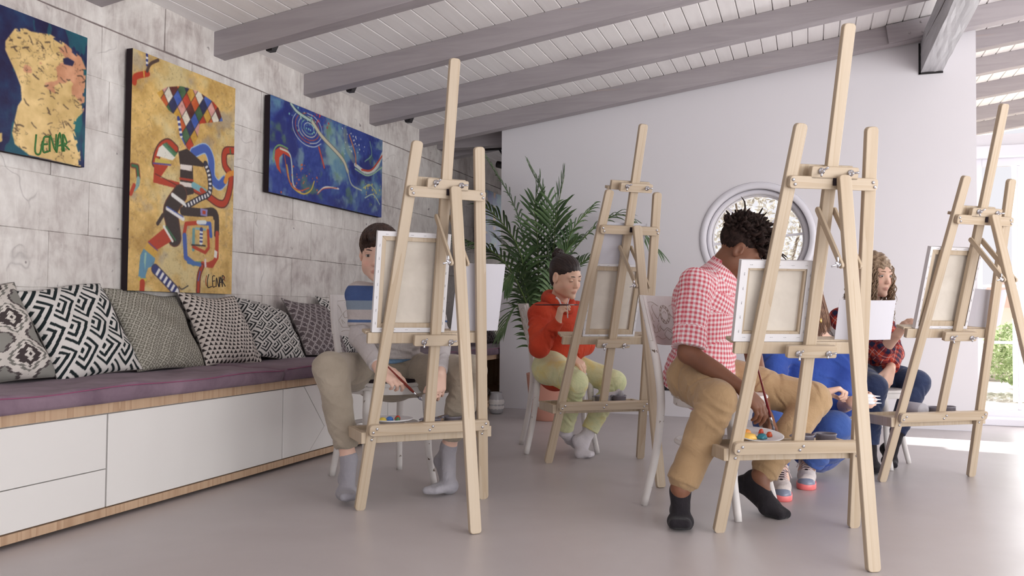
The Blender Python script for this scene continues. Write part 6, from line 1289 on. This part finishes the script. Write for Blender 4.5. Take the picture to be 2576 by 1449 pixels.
hand(B,wR_,(0.938,0.213,0.272),(0.173,-0.137,-0.975),True,(.9,.9,.95,.95,.5),.98); hand(B,wL_,(0.968,0.219,0.122),(-0.324,0.899,0.296),False,(.7,.75,.8,.85,.6),.98)
me,V=B.mesh('body'); SK4=skinmat('light_skin',lin(230,192,172),lin(216,176,156),lin(186,100,96)); e4=person(None,'crouching woman in royal blue with long straight hair, behind the gingham boy\'s easel',me,V,H.tint(V),SK4); H.eyes(e4,lin(70,60,50),(0,-.3)); H.brows_lids(e4,SK4,MATS['lash'])
HR4=hairmat('chestnut_hair',lin(150,116,94),lin(112,82,66)); B=Sdf(.005); B.ell(H.w((0,-.02,.045)),np.array([.084,.10,.086]),H.M,.01); B.ell(H.w((0,.10,-.03)),np.array([.066,.055,.09]),H.M,.01,True)
for x in (-1,1): B.cone(H.w((x*.074,-.02,.03)),H.w((x*.080,-.005,-.13)),.024,.016,k=.03,flat=(H.M[0],.6))
B.cone(H.w((0,-.07,.02)),H.w((0,-.06,-.12)),.05,.045,k=.04,flat=(H.M[1],.5))
me,_=B.mesh('hair',lambda P_,H=H:np.sin(np.arctan2(H.loc(P_)[:,0],H.loc(P_)[:,1]+.02)*42+1.5*np.sin(H.loc(P_)[:,2]*18)),.0016); hr=add('hair',me,HR4,e4)
strands(H,'hair_locks',320,lambda rg:rg.choice([-1,1])*np.array([1.,0,0]),lambda v,rg:(lambda o,y0:[(v[0]*(.05+o),y0,.09),(v[0]*(.084+o),y0+.005,.02),(v[0]*(.088+o),y0+.015,-.07),(v[0]*(.084+o),y0+.018,-.10),(v[0]*(.080+o),y0+.02,-.145+rg.uniform(-.01,.015))])(rg.uniform(-.006,.008),rg.uniform(-.06,.03)),.0030,HR4,hr,4)
ring_=[tuple(H.w((-.086,.008,-.05))+.013*np.array([math.cos(t)*H.M[1][0],math.cos(t)*H.M[1][1],math.sin(t)])) for t in np.linspace(0,6.28,16)]
GOLD=newmat('gold_metal',lin(200,168,104),.3,.5,1.0); 
for s_ in (-1,1): add('earring',tubes('earring',[([tuple(H.w((s_*.090,.006,-.048))+.014*(math.cos(t)*H.M[1]+math.sin(t)*H.M[2])) for t in np.linspace(0,6.1,16)],.0022)],n=6),MATS['dark_sock_print'],e4); add('earring_drop',lathe('earring_drop',[(.001,-.03),(.008,-.02),(.006,-.004),(.001,0)],10),GOLD,e4).matrix_world=Matrix.Translation(H.w((s_*.092,.006,-.066)))
BLUE=clothmat('royal_blue_jersey',lin(58,88,168),lin(42,66,142),.85,.3); B=Sdf(.0055); torso(B,pel,che,sL_,sR_,.150,.145,.055,.78,fold=.004)
for s_,e_,w_,t in ((sR_,eR_,wR_,.25),(sL_,eL_,wL_,.22)): limb(B,s_,e_,.060,.064,.060,k=.03,fold=.004); B.cone(e_,mid(e_,w_,t),.060,.058,k=.02,cap=True)
B.ell(nk+np.array([0,0,.045]),(.15,.12,.06),None,.015,True)
me,V=B.mesh('sweater',cnoise,.007); add('sweater',me,BLUE,e4)
B=Sdf(.0055); B.ell(pel+np.array([0,0,-.01]),(.15,.14,.11),None,.05)
for h_,k_,a_ in zip(hips,(kN,kF),(aN,aF)): limb(B,h_,k_,.10,.088,.072,k=.035,fold=.003); limb(B,k_,mid(k_,a_,.80),.072,.068,.050,k=.025,cap=True,fold=.003,ff=80)
me,V=B.mesh('trousers',cnoise,.006); add('trousers',me,clothmat('blue_cotton_trousers',lin(70,98,162),lin(54,80,146)),e4)
SHOE=clothmat('pale_leather',lin(214,204,200),lin(196,186,182),.5,0); CAPM=newmat('translucent_grey_rubber',lin(122,130,150),.25,.5); PINK=newmat('pink_rubber_sole',lin(232,120,120),.35,.5); LACE=newmat('mauve_lace',lin(196,176,176),.85,.1)
def shoe(heel,toe,par):
    h_,t_=A_(heel),A_(toe); d=t_-h_; d[2]=0; L=np.linalg.norm(d); d/=L; s_=np.cross([0,0,1.],d); M=frm(s_,d,(0,0,1),(h_[0],h_[1],0))
    out=[(-.030,.0),(-.036,.06),(-.034,.11),(-.043,.17),(-.040,.215),(-.022,.243),(.004,.248),(.028,.236),(.041,.205),(.042,.16),(.034,.10),(.035,.05),(.030,.0),(.0,-.012)]
    c_=[p[:2] for p in cat([(a,b,0) for a,b in out]+[(out[0][0],out[0][1],0)],4)][:-1]
    bm=bmesh.new(); rings=[[bm.verts.new((a*k,.118+(b-.118)*k,z)) for a,b in c_] for z,k in ((.0,.97),(.006,1.0),(.024,1.0),(.028,.98))]; n=len(c_)
    for A,B_ in zip(rings,rings[1:]):
        for i in range(n): bm.faces.new((A[i],A[(i+1)%n],B_[(i+1)%n],B_[i]))
    bm.faces.new(rings[0]); bm.faces.new(rings[-1]); bmesh.ops.recalc_face_normals(bm,faces=bm.faces[:])
    so=add('shoe',bm2me(bm,'shoe',True),PINK,par); so.matrix_world=M; so['label']='sneaker sole with pink rubber band'
    W=lambda x,y,z:np.array([h_[0],h_[1],0])+s_*x+d*y+np.array([0,0,z])
    B=Sdf(.004); B.cone(W(0,.03,.055),W(0,.03,.118),.034,.035,k=.02,cap=True); B.cone(W(0,.03,.045),W(0,.13,.046),.033,.034,k=.025); B.cone(W(-.008,.13,.042),W(-.004,.205,.036),.031,.028,k=.02); B.cone(W(.008,.13,.042),W(.010,.195,.036),.031,.027,k=.02); B.ell(W(0,.1,-.03),(.2,.2,.052),None,.004,True); me,_=B.mesh('shoe_upper'); u=add('shoe_upper',me,SHOE,so); u.matrix_world=Matrix.Identity(4)
    B=Sdf(.004); B.ell(W(0,.207,.026),np.array([.0385,.041,.030]),np.stack([s_,d,[0,0,1.]]),.005); B.ell(W(0,.12,.03),(.2,.2,.2),None,.002,False) if 0 else None; me,_=B.mesh('toe_cap'); u=add('toe_cap',me,CAPM,so); u.matrix_world=Matrix.Identity(4)
    Ls=[]
    for k in range(6):
        y=.066+k*.0165; z=.114-k*.0062; Ls.append(([tuple(W(-.024,y,z-.012)),tuple(W(-.012,y+.003,z)),tuple(W(.012,y+.003,z)),tuple(W(.024,y,z-.012))],.0028))
    for sg in (-1,1): Ls.append((cat([tuple(W(0,.06,.108)),tuple(W(sg*.022,.072,.118)),tuple(W(sg*.036,.08,.098)),tuple(W(sg*.02,.075,.100)),tuple(W(0,.062,.108))],5),.0024)); Ls.append((cat([tuple(W(0,.06,.108)),tuple(W(sg*.03,.09,.10)),tuple(W(sg*.044,.10,.075))],5),.0022))
    u=add('laces',tubes('laces',Ls,n=6),LACE,so); u.matrix_world=Matrix.Identity(4)
    B=Sdf(.004); B.cone(W(0,.055,.098),W(0,.150,.072),.018,.014,k=.01,flat=(np.array([0,0,1.]),.5)); me,_=B.mesh('shoe_tongue'); u=add('shoe_tongue',me,DKEDGE,so); u.matrix_world=Matrix.Identity(4)
shoe((-0.127,3.929,0.050),(-0.110,3.703,0.005),e4); shoe((-0.014,4.214,0.034),(-0.017,3.970,0.003),e4)
add('finger_ring',tubes('finger_ring',[([tuple(wR_+A_((0.942,0.336,0.009))*.098+A_((0.001,-0.031,1.000))*(.008+.0105*math.cos(t))+A_((0.336,-0.941,-0.029))*(.006+.0105*math.sin(t))) for t in np.linspace(0,6.1,14)],.003)],n=6),STEEL,e4)
add('bracelet',tubes('bracelet',[([tuple(mid(eL_,wL_,.7)+A_((0.001,-0.031,1.000))*.033*math.cos(t)+A_((-0.326,-0.945,-0.029))*.033*math.sin(t)) for t in np.linspace(0,6.1,24)],.0018)],n=5),GOLD,e4)
for k in range(3):
    b=empty('paint_tube'); p0=A_((0.230,3.981,0.415))+A_((0.001,-0.031,1.000))*(.014-.014*k)+A_((0.336,-0.941,-0.029))*.006*k; z=Vector((0.957,0.289,-0.012)); x=z.orthogonal().normalized(); b.matrix_world=frm(x,z.cross(x),z,p0)
    add('tube_body',lathe('tube_body',[(.002,-.03),(.008,-.02),(.0085,.022),(.005,.032)],14),PLATE,b); add('nozzle',lathe('nozzle',[(.004,.032),(.0035,.040),(.0012,.062)],10),PLATE,b); tag(b,'white paint tube in the crouching woman\'s hand, '+['topmost of three','middle of three','lowest of three'][k],'paint tube','paint tubes')

# ---------------------------------------------------------------- 5: curly haired girl
newmat('brow_brown',lin(124,98,78),.6,.2)
H=Head((0.322,4.804,0.994),(0.686,-0.717,-0.124),(0.065,-0.061,0.996),1.0); hips=P((0.244,4.835,0.445),(0.339,5.081,0.458)); pel=mid(*hips); che=A_((0.259,4.919,0.671)); sR_,sL_=P((0.155,4.815,0.767),(0.371,5.083,0.780)); nk=A_((0.309,4.910,0.850))
eR_,wR_=P((0.345,4.739,0.594),(0.411,4.654,0.678)); eL_,wL_=P((0.424,4.938,0.577),(0.388,4.694,0.509)); kN,kF=P((0.294,4.514,0.425),(0.531,4.896,0.430)); aN,aF=P((0.276,4.538,0.116),(0.411,4.756,0.143))
B=Sdf(.0048); H.build(B,nk,.040,puff=.004); B.cone(nk,che,.045,.07,k=.03); torso(B,pel,che,sL_,sR_,.085,.095,.035)
for s_,e_,w_ in ((sR_,eR_,wR_),(sL_,eL_,wL_)): limb(B,s_,e_,.036,.034,.030); limb(B,e_,w_,.031,.030,.022)
for h_,k_,a_ in zip(hips,(kN,kF),(aN,aF)): limb(B,h_,k_,.060,.055,.042); limb(B,k_,a_,.044,.042,.028)
heN,baN,toN=P((0.281,4.628,0.039),(0.291,4.525,0.029),(0.319,4.482,0.026)); heF,baF,toF=P((0.375,4.830,0.079),(0.387,4.751,0.030),(0.390,4.688,0.020))
for a_,he,ba,to in ((aN,heN,baN,toN),(aF,heF,baF,toF)): B.cone(a_,he,.027,.02); B.cone(a_,ba,.026,.02); B.cone(ba,to,.018,.011)
hand(B,wR_,(0.609,0.081,0.789),(0.637,0.468,-0.613),True,(.35,.45,.6,.7,.4),.92); hand(B,wL_,(-0.262,-0.175,-0.949),(-0.613,0.779,0.130),False,(.3,.35,.4,.35,.3),.95)
me,V=B.mesh('body'); SK5=skinmat('tan_skin',lin(228,190,170),lin(214,174,152),lin(202,130,122)); e5=person(None,'girl with long curly light brown hair in a red and navy plaid shirt',me,V,H.tint(V),SK5); H.eyes(e5,lin(92,74,56),(.2,-.15)); H.brows_lids(e5,SK5,MATS['brow_brown'],.40)
HR5=hairmat('light_brown_curls',lin(172,148,120),lin(112,88,68)); B=Sdf(.005); B.ell(H.w((0,-.022,.045)),np.array([.086,.100,.086]),H.M,.01); B.ell(H.w((0,.112,-.03)),np.array([.062,.06,.084]),H.M,.012,True)
B.cone(H.w((0,-.07,.02)),H.w((0,-.06,-.15)),.07,.085,k=.04,flat=(H.M[1],.6)); me,_=B.mesh('hair',lambda P_:np.sin(P_[:,0]*160+3*np.sin(P_[:,2]*60))*np.sin(P_[:,2]*130),.004); hr=add('hair',me,HR5,e5)
rgx=np.random.default_rng(9); L=[]
for k in range(300):
    a=rgx.uniform(.75,2*math.pi-.75) if k%4 else rgx.choice([-1,1])*rgx.uniform(.55,.95); rr=rgx.uniform(.9,1.06); ln=rgx.uniform(.16,.30); fr=rgx.uniform(28,46); am=rgx.uniform(.004,.009); ph=rgx.uniform(0,6.28); out=rgx.uniform(.0,.035); P_=[]
    for j in range(22):
        t=j/21; z=.115-(.115+ln-.04)*t; prof=math.sin(min(1,t*2.6)*math.pi/2); rad=.02+(.068+out*t)*prof*rr; y=-.02+math.cos(a)*rad*1.12; x=math.sin(a)*rad
        P_.append(H.w((x+am*math.cos(fr*z*3.2+ph)*min(1,t*4),y+am*math.sin(fr*z*3.2+ph)*min(1,t*4),z)))
    L.append(([tuple(p) for p in P_],[.0026]*18+[.002,.0016,.001,.0005]))
add('curls',tubes('curls',L,n=5),HR5,hr)
def plaid(q,u,v,z):
    fr=lambda a,s,o=0:q.math('FRACT',q.math('DIVIDE',q.math('ADD',a,5.0+o),s))
    a=q.math('LESS_THAN',fr(u,.062),.42); b=q.math('LESS_THAN',fr(v,.062),.42); s=q.math('MULTIPLY',q.math('ADD',a,b),.5); c=q.ramp(s,[(0,lin(178,66,52)),(.5,lin(112,46,54)),(1,lin(42,44,70))])
    l1=q.math('LESS_THAN',fr(u,.062,.022),.05); l2=q.math('LESS_THAN',fr(v,.062,.022),.05); c=q.mix(q.math('MULTIPLY',q.math('MAXIMUM',l1,l2),.6),c,lin(214,190,180)); q.col(c)
PLA=pattern('red_navy_plaid',plaid); B=Sdf(.005); torso(B,pel,che,sL_,sR_,.130,.132,.052,.76,uv=(.13,0),fold=.003)
B.cone(sR_,eR_,.056,.052,k=.03,uv=(.055,0),fold=.003); B.cone(eR_,mid(eR_,wR_,.45),.052,.046,k=.02,cap=True,uv=(.055,.1))
B.cone(sL_,eL_,.056,.050,k=.03,uv=(.055,0),fold=.003); B.cone(eL_,mid(eL_,wL_,.85),.048,.040,k=.02,cap=True,uv=(.055,.1),fold=.002)
me,V=B.mesh('plaid_shirt',cnoise,.005); vattr(me,'cl',B.uvs(V,(-.3,1,0))); add('plaid_shirt',me,PLA,e5)
DEN=clothmat('navy_denim',lin(56,68,100),lin(38,46,74)); B=Sdf(.005); B.ell(pel,(.125,.12,.095),None,.04); B.cone(hips[0],hips[1],.09,.09,k=.03)
for h_,k_,a_ in zip(hips,(kN,kF),(aN,aF)): limb(B,h_,k_,.084,.074,.062,k=.03,fold=.003); limb(B,k_,mid(k_,a_,.90),.060,.054,.045,k=.025,cap=True,fold=.003)
me,V=B.mesh('jeans',cnoise,.005); add('jeans',me,DEN,e5)
for a_,he,ba,to,kn_ in ((aN,heN,baN,toN,kN),(aF,heF,baF,toF,kF)):
    B=Sdf(.0045); foot(B,a_,he,ba,to,.92,side=np.cross(nz(to-he),[0,0,1])); B.cone(a_,mid(a_,kn_,.16),.033,.035,k=.012,cap=True); me,V=B.mesh('sock',cnoise,.001); add('sock',me,SOCKB,e5)
brush((0.449,4.899,0.732),(0.537,4.974,0.724),'short brush in the curly haired girl\'s raised hand at her canvas',.003,lin(60,40,36))
